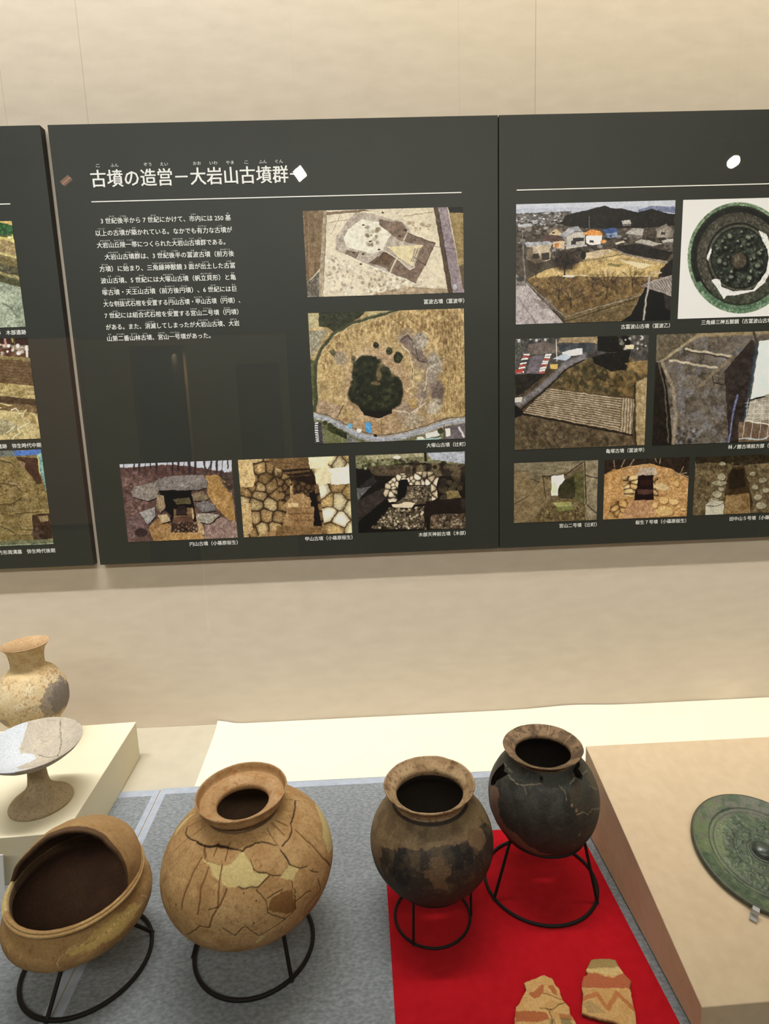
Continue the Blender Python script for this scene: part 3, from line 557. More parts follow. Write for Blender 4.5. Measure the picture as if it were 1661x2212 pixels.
p.st([(765, 1410), (800, 1380), (850, 1380), (850, 1400), (905, 1405), (905, 1370), (1060, 1370), (1105, 1420), (1090, 1490), (1100, 1570), (1062, 1590), (1045, 1470), (880, 1470), (860, 1430), (800, 1440), (795, 1500), (780, 1600), (725, 1605), (678, 1542), (700, 1460)], 30, W, (60, 44, 30), .16, 1, 8)
p.f([(800, 1432), (868, 1428), (858, 1545), (790, 1602), (782, 1580)], (22, 16, 13)); p.f([(740, 1625), (860, 1603), (926, 1610), (900, 1645), (760, 1645)], (218, 198, 164), 1, .08); p.f([(500, 1340), (640, 1400), (600, 1480), (480, 1500)], (30, 26, 24), .7)
p.make(pan_c, -.0285, .2385, -.283, -.0915, 'photograph of pale stones lining a sunlit burial chamber floor')

# -- right panel, top left: town and park
p = Pic([(152, 614), (1102, 588), (1068, 1302), (148, 1330)], 345, 250, (88, 78, 64), 6, 28, 6)
p.f([(140, 580), (1110, 580), (1110, 670), (140, 690)], (186, 192, 210)); p.f([(140, 640), (1110, 620), (1110, 690), (140, 700)], (168, 176, 200), .6); p.f([(880, 645), (940, 628), (1000, 620), (1100, 630), (1100, 662), (880, 660)], (112, 122, 158))
p.f([(150, 668), (300, 662), (480, 655), (500, 745), (150, 770)], (104, 100, 98), 1, .4, 14); p.sc([(152, 670), (470, 660), (470, 745), (152, 760)], 150, 4, 10, [(176, 176, 182), (54, 48, 46), (140, 132, 126), (206, 206, 208)], .9, .5)
p.f([(150, 740), (1096, 735), (1085, 920), (150, 960)], (82, 72, 62), 1, .4, 16); p.sc([(160, 750), (1090, 745), (1080, 930), (160, 900)], 170, 6, 18, [(150, 146, 142), (50, 44, 40), (112, 100, 88), (38, 34, 30)], .8, .6)
p.f([(376, 725), (430, 715), (445, 680), (540, 655), (600, 640), (680, 622), (720, 635), (790, 640), (880, 662), (960, 640), (1060, 670), (1097, 668), (1096, 740), (900, 755), (600, 758), (450, 742)], (38, 34, 28), 1, .5, 16)
def house(p, roof, rc, wall, wc): p.f(wall, wc, 1, .1); q = np.array(wall, float); x0, x1 = q[:, 0].min(), q[:, 0].max(); y0, y1 = q[:, 1].min(), q[:, 1].max(); p.f([(x0+.25*(x1-x0), y0+.5*(y1-y0)), (x0+.5*(x1-x0), y0+.48*(y1-y0)), (x0+.5*(x1-x0), y0+.72*(y1-y0)), (x0+.25*(x1-x0), y0+.74*(y1-y0))], (60, 54, 50)); p.f(roof, rc, 1, .1)
house(p, [(160, 735), (240, 728), (250, 745), (165, 750)], (180, 182, 192), [(165, 745), (245, 742), (245, 768), (165, 772)], (130, 122, 112))
house(p, [(330, 768), (385, 748), (440, 778), (420, 786), (385, 762), (345, 790)], (120, 106, 90), [(345, 785), (385, 760), (420, 785), (420, 800), (350, 800)], (196, 172, 128))
house(p, [(290, 832), (330, 795), (400, 797), (442, 832), (370, 838)], (98, 72, 64), [(370, 835), (440, 832), (438, 880), (370, 880)], (206, 180, 140)); p.f([(380, 848), (405, 846), (405, 872), (380, 872)], (216, 140, 80))
house(p, [(408, 802), (462, 755), (520, 742), (545, 775), (500, 775), (450, 812)], (152, 154, 164), [(450, 812), (500, 780), (560, 780), (560, 862), (450, 880)], (186, 180, 170)); p.l([(440, 858), (570, 858)], 8, (170, 170, 176)); p.f([(485, 815), (555, 812), (552, 835), (488, 838)], (56, 54, 54))
house(p, [(546, 792), (592, 764), (652, 774), (668, 796), (600, 802)], (228, 142, 54), [(565, 802), (662, 798), (658, 850), (590, 858), (568, 840)], (226, 218, 218)); p.e(672, 836, 18, 10, (220, 140, 60))
house(p, [(668, 765), (690, 756), (748, 755), (756, 782), (690, 788)], (56, 88, 150), [(690, 785), (752, 782), (750, 810), (690, 815)], (120, 140, 180)); house(p, [(800, 788), (850, 755), (905, 760), (912, 776), (905, 800)], (160, 154, 148), [(820, 796), (905, 798), (905, 815), (820, 812)], (120, 110, 100)); house(p, [(780, 712), (830, 706), (840, 728), (785, 732)], (168, 164, 160), [(785, 730), (838, 728), (836, 742), (788, 744)], (110, 104, 98)); house(p, [(860, 842), (900, 820), (1022, 848), (965, 864)], (170, 164, 154), [(880, 850), (965, 862), (960, 880), (880, 870)], (64, 58, 52)); house(p, [(980, 762), (1045, 730), (1092, 772), (1080, 780), (1045, 752), (990, 776)], (128, 118, 110), [(990, 775), (1045, 752), (1088, 780), (1086, 810), (992, 812)], (146, 136, 124)); house(p, [(738, 842), (790, 830), (800, 838), (745, 852)], (190, 180, 156), [(745, 850), (795, 842), (795, 856), (748, 860)], (60, 54, 50)); house(p, [(1020, 830), (1085, 818), (1088, 838), (1025, 846)], (176, 170, 164), [(1030, 845), (1085, 838), (1084, 880), (1030, 880)], (104, 94, 86))
house(p, [(198, 842), (345, 832), (372, 850), (215, 866)], (152, 156, 168), [(212, 864), (362, 852), (355, 945), (262, 968), (215, 940)], (182, 164, 136)); p.f([(300, 905), (350, 898), (350, 940), (305, 950)], (70, 62, 54)); p.f([(212, 870), (250, 868), (250, 945), (216, 938)], (120, 104, 84)); p.sc([(360, 880), (420, 880), (420, 960), (370, 970)], 20, 8, 18, [(150, 146, 140), (90, 84, 78)], .8)
p.f([(520, 965), (600, 920), (700, 880), (800, 910), (1045, 952), (1020, 1050), (700, 1045), (400, 1105), (220, 1062), (330, 1002)], (186, 156, 92), 1, .2, 30, (.4, 1.4)); p.f([(560, 905), (690, 880), (740, 900), (640, 930), (560, 940)], (192, 170, 134)); p.f([(750, 940), (960, 972), (900, 1000), (800, 962)], (214, 196, 152)); p.f([(620, 990), (760, 985), (860, 1010), (700, 1030), (580, 1025)], (206, 176, 112), .8); p.f([(700, 965), (790, 972), (760, 985), (690, 980)], (120, 112, 60), .8)
p.f([(740, 885), (900, 930), (1050, 950), (1085, 900), (860, 850), (760, 860)], (44, 38, 34), 1, .5, 14); p.l([(730, 880), (800, 912), (1050, 962)], 12, (140, 126, 110)); p.l([(540, 955), (790, 912)], 5, (110, 96, 76))
for k in range(36): x = 590+k*12; p.l([(x, 935+abs(k-18)*1.0-(k-18)*-.6), (x, 950+abs(k-18)-(k-18)*-.6)], 3, (90, 78, 62), .6)
p.f([(212, 1060), (400, 1040), (600, 1045), (1000, 1055), (960, 1100), (900, 1145), (440, 1275), (330, 1175)], (122, 94, 50), .95, .4, 24); p.sc([(220, 1060), (980, 1055), (900, 1130), (450, 1265), (330, 1170)], 220, 5, 14, [(96, 72, 40), (150, 118, 66), (72, 54, 34)], .5); p.f([(440, 1275), (910, 1150), (840, 1275), (780, 1312), (440, 1325)], (112, 92, 56), 1, .35, 12)
p.l([(215, 1080), (440, 1285), (905, 1150)], 5, (150, 138, 112)); p.l([(215, 1095), (440, 1315), (900, 1165)], 4, (44, 36, 26)); p.f([(140, 1025), (215, 1090), (425, 1312), (430, 1330), (140, 1335)], (168, 158, 160), 1, .06); p.l([(160, 1165), (270, 1325)], 5, (130, 122, 122)); p.f([(150, 1040), (210, 1060), (205, 1100), (150, 1100)], (120, 112, 110)); p.e(180, 1060, 30, 14, (70, 66, 66)); p.f([(250, 1180), (350, 1185), (400, 1250), (300, 1230)], (130, 118, 112), .6)
p.f([(832, 1275), (920, 1108), (1080, 1160), (1072, 1310), (780, 1312)], (24, 21, 23)); p.f([(1010, 1000), (1090, 930), (1090, 1040), (1000, 1050)], (38, 32, 30), .9)
m = p.f([(890, 1098), (960, 1070), (1080, 1036), (1082, 1165), (930, 1112)], (154, 144, 138))
for k in range(12): p.l([(905+k*16, 1095-k*4), (950+k*16, 1120+k*2)], 4, (84, 76, 72), .8)
p.f([(1030, 1150), (1082, 1165), (1082, 1260), (1040, 1230)], (70, 62, 62), .7)
def bare(p, x, y, h, n, c=(62, 46, 30)):
    p.l([(x, y), (x, y-h*.4)], 6, c)
    for k in range(n): a = math.radians(-160+140*k/(n-1)); q = (x+math.cos(a)*h*.6, y-h*.35+math.sin(a)*h*.65); mdl = ((x+q[0])/2+4*(-1)**k, (y-h*.35+q[1])/2); p.l([(x, y-h*.35), mdl, q], 2.6, c, .8); p.l([mdl, (q[0]+14*(-1)**k, q[1]-6)], 2, c, .7)
p.e(440, 950, 74, 56, (48, 36, 26), .85, 0, .4); p.sc([(370, 900), (520, 900), (510, 1000), (380, 1000)], 50, 5, 12, [(70, 52, 36), (34, 26, 20)], .7); p.l([(436, 1055), (440, 960)], 8, (44, 34, 26)); p.e(550, 915, 15, 24, (30, 32, 26)); p.e(265, 965, 48, 46, (58, 44, 32), .7, 0, .5)
bare(p, 690, 1172, 170, 13); bare(p, 475, 1235, 150, 9); bare(p, 405, 1185, 150, 9); bare(p, 845, 1110, 120, 8); bare(p, 270, 1055, 90, 7); bare(p, 610, 1120, 90, 7); bare(p, 975, 720, 60, 5, (70, 60, 50))
p.l([(188, 780), (204, 1100)], 8, (126, 120, 118)); p.l([(945, 1042), (908, 1302)], 12, (170, 162, 158)); p.l([(588, 690), (588, 770)], 5, (120, 112, 100)); p.l([(410, 690), (412, 745)], 4, (110, 90, 70)); p.e(465, 1042, 40, 7, (206, 200, 186)); p.e(985, 1022, 34, 9, (196, 170, 130)); p.e(555, 1038, 24, 6, (196, 180, 150))
p.make(pan_r, .3635, .7335, .203, .4675, 'photograph looking over tiled roofs to a small yellow park')

# -- right panel: bronze mirror on white
p = Pic([(1152, 588), (1848, 566), (1790, 1276), (1114, 1297)], 255, 250, (224, 228, 220), 4, 20, 7)
X, Y = p.X, p.Y; cx, cy = 1488, 932; d = np.hypot((X-cx)/312, (Y-cy)/332); ang = np.degrees(np.arctan2(Y-cy, X-cx))
k = p.n(14, 1)
def ringc(a, b, c, al=1.0): p.put((d >= a) & (d < b), c, al)
ringc(0, 1, (96, 128, 98)); p.put((d < 1) & (k > .5), (126, 150, 112), .7); ringc(.9, .94, (48, 50, 40)); ringc(.8, .91, (36, 38, 33)); ringc(.74, .82, (74, 70, 60)); ringc(.62, .75, (78, 76, 64)); ringc(.60, .64, (38, 38, 32)); ringc(.56, .60, (84, 84, 70)); ringc(.52, .56, (40, 40, 34)); ringc(0, .53, (58, 66, 56))
p.put((d < .9) & (ang > 30) & (ang < 130) & (d > .7), (66, 78, 60), .6); p.put((d < .97) & (d > .86) & (ang > 40) & (ang < 150), (96, 134, 100), .8)
fld = d < .53
p.c = np.where(fld[:, None], p.c*(.75+.5*sm(.35, .68, p.n(26, 6)))[:, None], p.c); p.put(fld & (p.n(11, 7) > .58), (96, 104, 88), .35); p.put(fld & (p.n(9, 8) > .62), (24, 28, 24), .7)
rr_ = np.random.RandomState(5)
for r_, n_, s_ in ((.40, 8, 24), (.31, 7, 15), (.45, 9, 12), (.22, 6, 12)):
    for q in range(n_):
        a = 2*math.pi*(q+rr_.uniform(-.25, .25))/n_+r_*9; rj = r_+rr_.uniform(-.03, .03); x, y = cx+312*rj*math.cos(a), cy+332*rj*math.sin(a); p.e(x+4, y+6, s_*1.1, s_, (24, 26, 22), .8, 0, .4); p.e(x-2, y-3, s_*.62, s_*.55, (124, 134, 112), .9, 0, .6)
for r_, n_ in ((.68, 60), (.80, 70)):
    for q in range(n_): a = 2*math.pi*q/n_; p.e(cx+312*r_*math.cos(a), cy+332*r_*math.sin(a), 6, 6, (96, 92, 78) if q % 2 else (44, 42, 36), .45)
p.e(1490, 958, 56, 58, (26, 26, 22), .9); p.e(1484, 948, 46, 48, (84, 76, 62)); p.e(1474, 936, 18, 18, (122, 112, 94), .7, 0, .5)
B = (222, 226, 218)
p.f([(1318, 1065), (1345, 1056), (1372, 1060), (1376, 1105), (1450, 1132), (1570, 1122), (1645, 1020), (1672, 900), (1690, 980), (1640, 1080), (1580, 1128), (1480, 1152), (1405, 1160), (1392, 1178), (1352, 1112)], B); p.f([(1604, 768), (1650, 790), (1690, 880), (1676, 960), (1668, 960), (1655, 880), (1630, 832)], B); p.f([(1312, 872), (1322, 880), (1302, 952), (1290, 932)], B)
p.c = np.where((d < 1)[:, None], p.c*(1+.35*(p.n(9, 2)-.5)*2)[:, None], p.c)
p.make(pan_r, .7515, 1.0240, .204, .4675, 'photograph of a patinated bronze mirror on a white ground')

# -- right panel: ploughed field
p = Pic([(145, 118), (946, 92), (917, 748), (140, 782)], 300, 245, (84, 70, 50), 6, 30, 8)
p.t(.3, 30); p.f([(140, 90), (950, 80), (940, 260), (600, 235), (150, 340)], (82, 78, 76), 1, .35, 16); p.f([(420, 108), (645, 100), (645, 142), (400, 138)], (156, 132, 96)); p.f([(130, 110), (240, 105), (170, 240), (130, 300)], (84, 84, 78), 1, .4, 10); p.sc([(150, 115), (390, 110), (360, 135), (160, 140)], 40, 4, 10, [(190, 190, 192), (60, 58, 60)], .8)
p.f([(640, 100), (790, 92), (835, 98), (840, 192), (700, 196), (640, 185)], (30, 27, 18), 1, .5, 14); p.sc([(760, 100), (940, 95), (940, 190), (800, 190)], 40, 5, 14, [(190, 190, 190), (70, 66, 62), (120, 112, 100)], .8); p.f([(805, 152), (858, 152), (856, 178), (808, 176)], (210, 200, 165))
p.f([(228, 150), (335, 136), (510, 190), (215, 212)], (110, 98, 92), 1, .1); p.f([(400, 150), (600, 140), (620, 180), (520, 215), (420, 200)], (70, 76, 84), 1, .3); p.f([(425, 196), (520, 172), (552, 172), (548, 208), (440, 225)], (206, 208, 212)); p.f([(238, 225), (322, 214), (300, 322), (210, 332)], (112, 102, 112), 1, .06)
for k in range(9): y = 208+k*13; p.f([(198-k*5, y), (232-k*4, y-4), (230-k*4, y+6), (195-k*5, y+9)], [(222, 222, 226), (200, 60, 50), (225, 225, 225), (60, 62, 70)][k % 4]); p.f([(328-k*5, y), (364-k*5, y-3), (360-k*5, y+8), (325-k*5, y+10)], [(220, 220, 224), (226, 226, 230), (190, 80, 70)][k % 3])
p.f([(148, 300), (195, 292), (190, 318), (148, 320)], (186, 58, 50)); p.f([(370, 236), (440, 205), (484, 222), (450, 246)], (172, 188, 210)); p.f([(355, 270), (402, 268), (402, 296), (358, 296)], (206, 164, 66)); p.l([(392, 118), (396, 250)], 5, (210, 205, 190)); p.f([(140, 330), (330, 320), (320, 340), (150, 470)], (46, 40, 32), 1, .5, 14)
p.f([(398, 300), (560, 235), (842, 225), (945, 300), (865, 465), (355, 415), (340, 400)], (98, 82, 48), 1, .45, 24); p.sc([(420, 300), (850, 260), (930, 330), (850, 450), (400, 400)], 200, 6, 20, [(122, 98, 56), (66, 62, 36), (140, 108, 60), (52, 48, 30)], .6); p.f([(600, 225), (700, 200), (838, 190), (812, 300), (720, 310), (625, 265)], (34, 31, 22), 1, .5, 14); p.f([(800, 260), (945, 240), (945, 330), (860, 310)], (160, 126, 72), .8, .2)
p.l([(560, 222), (440, 280), (345, 375), (250, 450), (165, 505)], 34, (118, 113, 118)); p.l([(560, 240), (450, 300), (355, 395), (180, 540)], 8, (36, 32, 28)); p.f([(140, 470), (190, 465), (180, 492), (140, 498)], (196, 190, 180)); p.f([(868, 372), (940, 345), (935, 755), (868, 755)], (166, 142, 98), 1, .15, 20, (3, .6)); p.l([(862, 380), (850, 560), (866, 755)], 8, (60, 48, 32))
p.f([(345, 408), (858, 475), (842, 682), (185, 560)], (170, 150, 118), 1, .05)
for k in range(15):
    t = k/14.; a = (345+(185-345)*t, 410+(560-410)*t); b = (785+(770-785)*t, 466+(668-466)*t); p.l([a, b], 5, (74, 58, 44), .9)
for k in range(5): p.l([(785+k*16, 468+k*2), (772+k*17, 668+k*3)], 5, (86, 70, 54), .8)
p.f([(185, 566), (842, 690), (862, 760), (135, 790), (135, 600)], (96, 80, 56), 1, .3, 18); p.l([(190, 566), (842, 690)], 9, (40, 32, 24)); p.sc([(190, 590), (840, 705), (850, 745), (150, 775)], 160, 5, 14, [(124, 106, 74), (66, 56, 40)], .5)
for k in range(6): p.l([(180+k*34, 580+k*5), (290+k*40, 770)], 4, (62, 50, 36), .5)
p.f([(135, 500), (195, 555), (180, 580), (135, 590)], (26, 22, 18), .9)
p.make(pan_r, .3615, .6835, -.0925, .1695, 'aerial photograph of a ploughed field beside a car park')

# -- right panel: excavated earth beside a pale sheet
p = Pic([(993, 92), (1874, 63), (1815, 728), (963, 745)], 320, 245, (98, 88, 76), 8, 34, 9)
p.t(.25, 60); p.t(.3, 14); p.put(p.n(70, 8) > .52, (120, 112, 104), .5); p.put(p.n(50, 9) > .6, (122, 124, 136), .5)
p.f([(985, 80), (1245, 80), (1020, 255), (985, 245)], (104, 92, 72), 1, .3, 14); p.f([(985, 245), (1035, 300), (1065, 500), (1085, 745), (955, 750)], (42, 34, 26), 1, .4, 12); p.l([(995, 100), (1000, 250), (1040, 420), (1058, 730)], 8, (120, 112, 92), .7)
p.l([(1240, 92), (1015, 252)], 16, (156, 140, 106)); p.l([(1020, 252), (1055, 330), (1092, 420), (1102, 560), (1086, 740)], 20, (146, 130, 106)); p.l([(1165, 178), (1432, 222)], 12, (192, 178, 150)); p.l([(1070, 243), (1352, 290)], 12, (190, 176, 150)); p.l([(1165, 190), (1430, 234)], 6, (60, 50, 44)); p.l([(1240, 96), (1660, 76)], 24, (146, 126, 90)); p.l([(1440, 230), (1320, 330), (1250, 392)], 16, (128, 112, 88)); p.l([(1320, 340), (1330, 380), (1520, 400)], 6, (50, 44, 40))
p.f([(1395, 310), (1560, 120), (1600, 160), (1545, 450), (1490, 740), (1415, 740), (1405, 500)], (60, 50, 46), 1, .3, 20); p.l([(1472, 452), (1445, 560), (1418, 735)], 12, (112, 120, 168)); p.l([(1592, 150), (1545, 430), (1488, 735)], 14, (56, 76, 92)); p.l([(1570, 70), (1592, 140)], 16, (74, 66, 56))
p.f([(1608, 130), (1840, 90), (1840, 415), (1553, 478)], (204, 222, 218), 1, .03); p.f([(1553, 478), (1840, 415), (1840, 600), (1518, 612)], (168, 160, 140), 1, .1); p.f([(1480, 612), (1840, 600), (1840, 740), (1475, 740)], (118, 94, 72), 1, .2)
for k in range(6): p.l([(1520, 500+k*22), (1840, 470+k*30)], 3, (206, 206, 206), .8)
for k in range(7): p.l([(1540+k*45, 470), (1500+k*50, 720)], 4, (196, 200, 206), .8)
p.l([(1530, 605), (1700, 640)], 8, (220, 214, 196)); p.l([(1480, 712), (1640, 720), (1661, 700)], 8, (176, 186, 190)); p.l([(1150, 740), (1175, 650)], 4, (40, 34, 28)); p.l([(1555, 480), (1640, 465)], 8, (30, 28, 26)); p.sc([(1100, 640), (1240, 640), (1240, 735), (1090, 735)], 40, 5, 14, [(140, 140, 150), (60, 54, 52)], .6)
p.make(pan_r, .7030, 1.0590, -.0940, .1695, 'photograph of excavated earth beside a large pale sheet')

# -- right panel, bottom row
p = Pic([(137, 858), (640, 842), (636, 1196), (135, 1216)], 190, 140, (108, 94, 64), 5, 22, 10)
p.t(.25, 20); p.f([(130, 850), (565, 840), (500, 902), (300, 938), (190, 902), (135, 900)], (128, 116, 88), 1, .2, 24, (.6, 2)); p.l([(190, 905), (300, 938), (440, 930), (560, 846)], 5, (44, 36, 22)); p.f([(130, 898), (240, 915), (305, 938), (365, 960), (352, 1062), (250, 1195), (130, 1218)], (130, 110, 74), 1, .18, 26); p.l([(140, 1100), (230, 1050)], 4, (70, 56, 36)); p.l([(310, 940), (330, 1070)], 5, (64, 52, 32)); p.f([(228, 912), (300, 932), (292, 972), (236, 952)], (118, 106, 82)); p.l([(236, 952), (292, 972)], 4, (60, 50, 34))
p.f([(362, 935), (436, 928), (442, 960), (404, 1052), (362, 1050)], (232, 236, 226)); p.e(380, 1010, 14, 40, (190, 206, 150), .7); p.f([(440, 958), (505, 932), (505, 1064), (402, 1056), (402, 1010)], (62, 62, 34), 1, .3, 12); p.f([(498, 920), (572, 898), (575, 1105), (508, 1082)], (96, 92, 52), 1, .2); p.f([(400, 1030), (500, 1035), (490, 1075), (410, 1072)], (70, 62, 38))
p.f([(552, 845), (645, 840), (640, 1200), (568, 1200)], (142, 128, 98), 1, .2, 20); p.l([(565, 930), (640, 950)], 5, (50, 42, 30)); p.l([(580, 1110), (640, 1160)], 5, (60, 50, 36)); p.l([(560, 850), (572, 1100)], 6, (50, 44, 28))
p.f([(240, 1200), (370, 1062), (500, 1075), (568, 1100), (570, 1200), (210, 1216)], (112, 94, 58), 1, .3, 12); p.sc([(260, 1190), (370, 1070), (560, 1100), (565, 1195)], 110, 3, 9, [(150, 128, 84), (70, 58, 36)], .6); p.f([(366, 1092), (480, 1088), (495, 1112), (398, 1122)], (160, 158, 88)); p.f([(392, 1120), (492, 1110), (496, 1136), (402, 1146)], (122, 126, 66)); p.e(505, 1105, 14, 14, (140, 126, 96))
p.make(pan_r, .3600, .5690, -.275, -.1250, 'photograph from inside a stone chamber toward daylight')

p = Pic([(680, 842), (1190, 822), (1168, 1172), (668, 1192)], 190, 140, (190, 140, 78), 5, 22, 11)
p.t(.14, 30); p.t(.12, 8); p.f([(675, 835), (1195, 815), (1188, 952), (1140, 930), (1080, 892), (950, 862), (800, 880), (690, 922), (672, 925)], (56, 42, 32), 1, .4, 12)
for q in ([(800, 920), (840, 860), (860, 830)], [(830, 905), (920, 870)], [(780, 880), (800, 835)], [(1090, 910), (1180, 940)], [(1100, 930), (1170, 915)], [(1120, 950), (1150, 880)], [(990, 850), (980, 825)], [(740, 880), (735, 845)], [(1010, 860), (1015, 830)]): p.l(q, 7, (166, 142, 108), .8)
p.f([(672, 930), (740, 890), (800, 930), (790, 1060), (680, 1060)], (188, 136, 72), .8, .15); p.f([(872, 932), (972, 928), (974, 1078), (856, 1078)], (42, 18, 16)); p.f([(872, 1016), (972, 1014), (960, 1042), (880, 1044)], (90, 58, 48)); p.f([(890, 960), (960, 955), (955, 990), (895, 992)], (60, 30, 26))
p.f([(860, 930), (900, 888), (985, 884), (994, 930)], (176, 156, 136), 1, .1); p.st([(785, 935), (880, 930), (872, 1000), (850, 1060), (795, 1050)], 8, [(220, 186, 122), (206, 166, 100)], (90, 50, 24), .15, .6); p.st([(968, 940), (1000, 940), (1000, 1060), (972, 1070)], 6, [(206, 170, 110), (180, 140, 84)], (90, 50, 24), .15); p.e(1020, 1000, 44, 20, (206, 176, 122), 1, 10)
p.f([(830, 1078), (975, 1075), (985, 1172), (770, 1190)], (182, 134, 88), 1, .08); p.st([(720, 1090), (840, 1065), (770, 1180), (690, 1185)], 8, [(206, 158, 88), (184, 132, 66)], (110, 70, 30), .14)
for x, y, rx, ry in ((1030, 1078, 30, 23), (1092, 1088, 28, 16), (1036, 1142, 52, 30), (980, 1108, 16, 16), (1150, 1130, 16, 9), (1110, 980, 13, 18), (1120, 1118, 10, 8)): p.e(x+3, y+5, rx, ry, (120, 76, 36), .8); p.e(x, y, rx, ry, (214, 174, 104))
p.make(pan_r, .5855, .7985, -.275, -.1260, 'photograph of a stone chamber entrance in orange earth')

p = Pic([(1222, 820), (1725, 802), (1695, 1149), (1205, 1165)], 190, 140, (106, 90, 60), 6, 24, 12)
p.t(.35, 24); p.t(.25, 8); p.f([(1215, 810), (1730, 795), (1720, 850), (1480, 870), (1300, 850), (1225, 862)], (56, 46, 28), 1, .4, 12); p.sc([(1230, 860), (1700, 850), (1690, 1140), (1220, 1150)], 160, 5, 14, [(140, 122, 84), (76, 62, 42), (120, 100, 66)], .6)
p.f([(1412, 925), (1440, 882), (1512, 878), (1532, 960), (1562, 1090), (1542, 1165), (1388, 1165), (1400, 985)], (74, 56, 32), 1, .25, 12); p.f([(1425, 900), (1510, 890), (1520, 1000), (1415, 1010)], (50, 38, 22)); p.f([(1400, 1050), (1540, 1035), (1545, 1160), (1388, 1165)], (140, 110, 64), 1, .2, 10)
for x, y, rx, ry in ((1360, 975, 46, 16), (1375, 940, 24, 20), (1350, 1042, 28, 20), (1330, 1080, 30, 18), (1372, 1010, 18, 12), (1575, 1000, 20, 14), (1620, 960, 22, 16), (1590, 1060, 26, 18), (1640, 1020, 20, 16), (1610, 1110, 30, 22), (1560, 920, 16, 12), (1380, 860, 22, 10)): p.e(x+2, y+4, rx, ry, (56, 44, 30), .8); p.e(x, y, rx, ry, (160, 152, 122), .95)
p.f([(1278, 1100), (1340, 1078), (1392, 1085), (1386, 1166), (1280, 1166)], (182, 178, 158), 1, .08); p.l([(1280, 1105), (1345, 1112), (1390, 1095)], 4, (90, 82, 68))
p.make(pan_r, .8135, 1.0270, -.274, -.1270, 'photograph of a stone lined pit in dark soil')

# -- left panel (its right ends show)
def bands(p, rows, slope, x0):
    yy = p.Yw - slope*(p.X-x0)
    for a, b, c, nz, sc_ in rows: m = (yy >= a) & (yy < b); p.c[m] = np.array(c, float)*(1+nz*(p.n(sc_, int(a) % 17, (.6, 1.4))[m]-.5)*2)[:, None]
p = Pic([(-2100, 360), (205, 440), (385, 1975), (-1606, 1990)], 300, 225, (150, 150, 125), 20, 120, 13)
bands(p, [(200, 400, (44, 78, 40), .4, 90), (400, 505, (206, 172, 82), .2, 60), (505, 655, (44, 96, 46), .5, 60), (655, 730, (104, 106, 56), .3, 50), (730, 770, (206, 182, 92), .2, 40), (770, 960, (156, 132, 82), .3, 60), (960, 1000, (190, 172, 100), .2, 40), (1000, 1130, (122, 108, 62), .2, 60), (1130, 1255, (88, 84, 58), .6, 40), (1255, 1300, (156, 142, 84), .2, 40), (1300, 1400, (84, 84, 50), .3, 60), (1400, 2300, (148, 158, 134), .18, 160)], .28, 200)
p.l([(50, 1650), (170, 1720), (280, 1850)], 26, (104, 112, 96), .7); p.e(170, 705, 40, 22, (236, 228, 140)); p.l([(215, 670), (225, 760)], 16, (236, 220, 110)); p.sc([(-1500, 520), (180, 520), (200, 640), (-1500, 500)], 80, 20, 45, [(34, 80, 40), (60, 120, 60)], .7); p.t(.1, 40)
p.make(pan_l, -1.0730, -.7735, .2320, .4600, 'right end of a photograph of fields and a stone ground')
p = Pic([(-966, 50), (262, 45), (370, 970), (-810, 985)], 300, 225, (120, 100, 60), 10, 50, 14)
bands(p, [(0, 105, (58, 34, 26), .3, 40), (105, 150, (150, 134, 116), .5, 20), (150, 215, (96, 60, 42), .5, 24), (215, 250, (140, 122, 70), .2, 30), (250, 470, (108, 84, 52), .12, 30), (470, 590, (168, 146, 86), .3, 26), (590, 650, (80, 62, 40), .4, 22), (650, 720, (122, 98, 60), .25, 30), (720, 1150, (188, 168, 108), .12, 60)], .12, 150)
for k in range(8): p.l([(-900, 150+k*26), (290, 262+k*27)], 4, (76, 56, 34), .7)
p.sc([(-800, 110), (250, 110), (265, 190), (-800, 180)], 70, 10, 24, [(230, 228, 224), (190, 176, 160), (80, 40, 30)], .9); p.l([(55, 45), (60, 100)], 22, (196, 130, 120)); p.l([(145, 45), (150, 230)], 7, (120, 110, 70)); p.l([(125, 45), (128, 75)], 18, (150, 140, 70)); p.l([(255, 130), (262, 215)], 22, (226, 222, 214))
p.f([(-900, 690), (-200, 600), (130, 660), (0, 690)], (206, 190, 128)); p.f([(0, 640), (150, 690), (80, 700), (0, 670)], (124, 98, 58)); p.f([(150, 700), (240, 710), (330, 780), (330, 850), (280, 820)], (160, 136, 78)); p.f([(-300, 760), (60, 790), (190, 860), (60, 930), (-300, 900)], (160, 150, 110))
for q in ([(105, 705), (150, 690), (170, 730), (210, 735)], [(210, 770), (225, 725), (250, 705)], [(275, 820), (165, 880), (180, 915), (130, 950), (120, 975)], [(140, 850), (60, 915)]): p.l(q, 9, (214, 206, 170))
p.t(.14, 16)
p.make(pan_l, -1.0730, -.7735, -.0235, .2075, 'right end of a photograph of a dig beside a ploughed field')
p = Pic([(-805, 1080), (385, 1070), (492, 1930), (-652, 1940)], 300, 225, (132, 112, 62), 8, 40, 15)
p.t(.22, 60, (.6, 1.6)); p.t(.18, 14, (.5, 2)); p.f([(-900, 1060), (390, 1055), (390, 1125), (-900, 1130)], (104, 112, 104)); p.f([(130, 1078), (390, 1070), (372, 1118), (135, 1120)], (70, 118, 206)); p.f([(352, 1110), (395, 1095), (440, 1460), (412, 1400), (370, 1250)], (116, 166, 160), 1, .2); p.l([(352, 1120), (375, 1290)], 10, (206, 190, 110))
p.f([(150, 1130), (350, 1150), (362, 1250), (392, 1380), (345, 1392), (240, 1240), (175, 1180)], (78, 52, 38), 1, .25, 16); p.f([(170, 1160), (240, 1190), (230, 1240), (180, 1210)], (146, 116, 84))
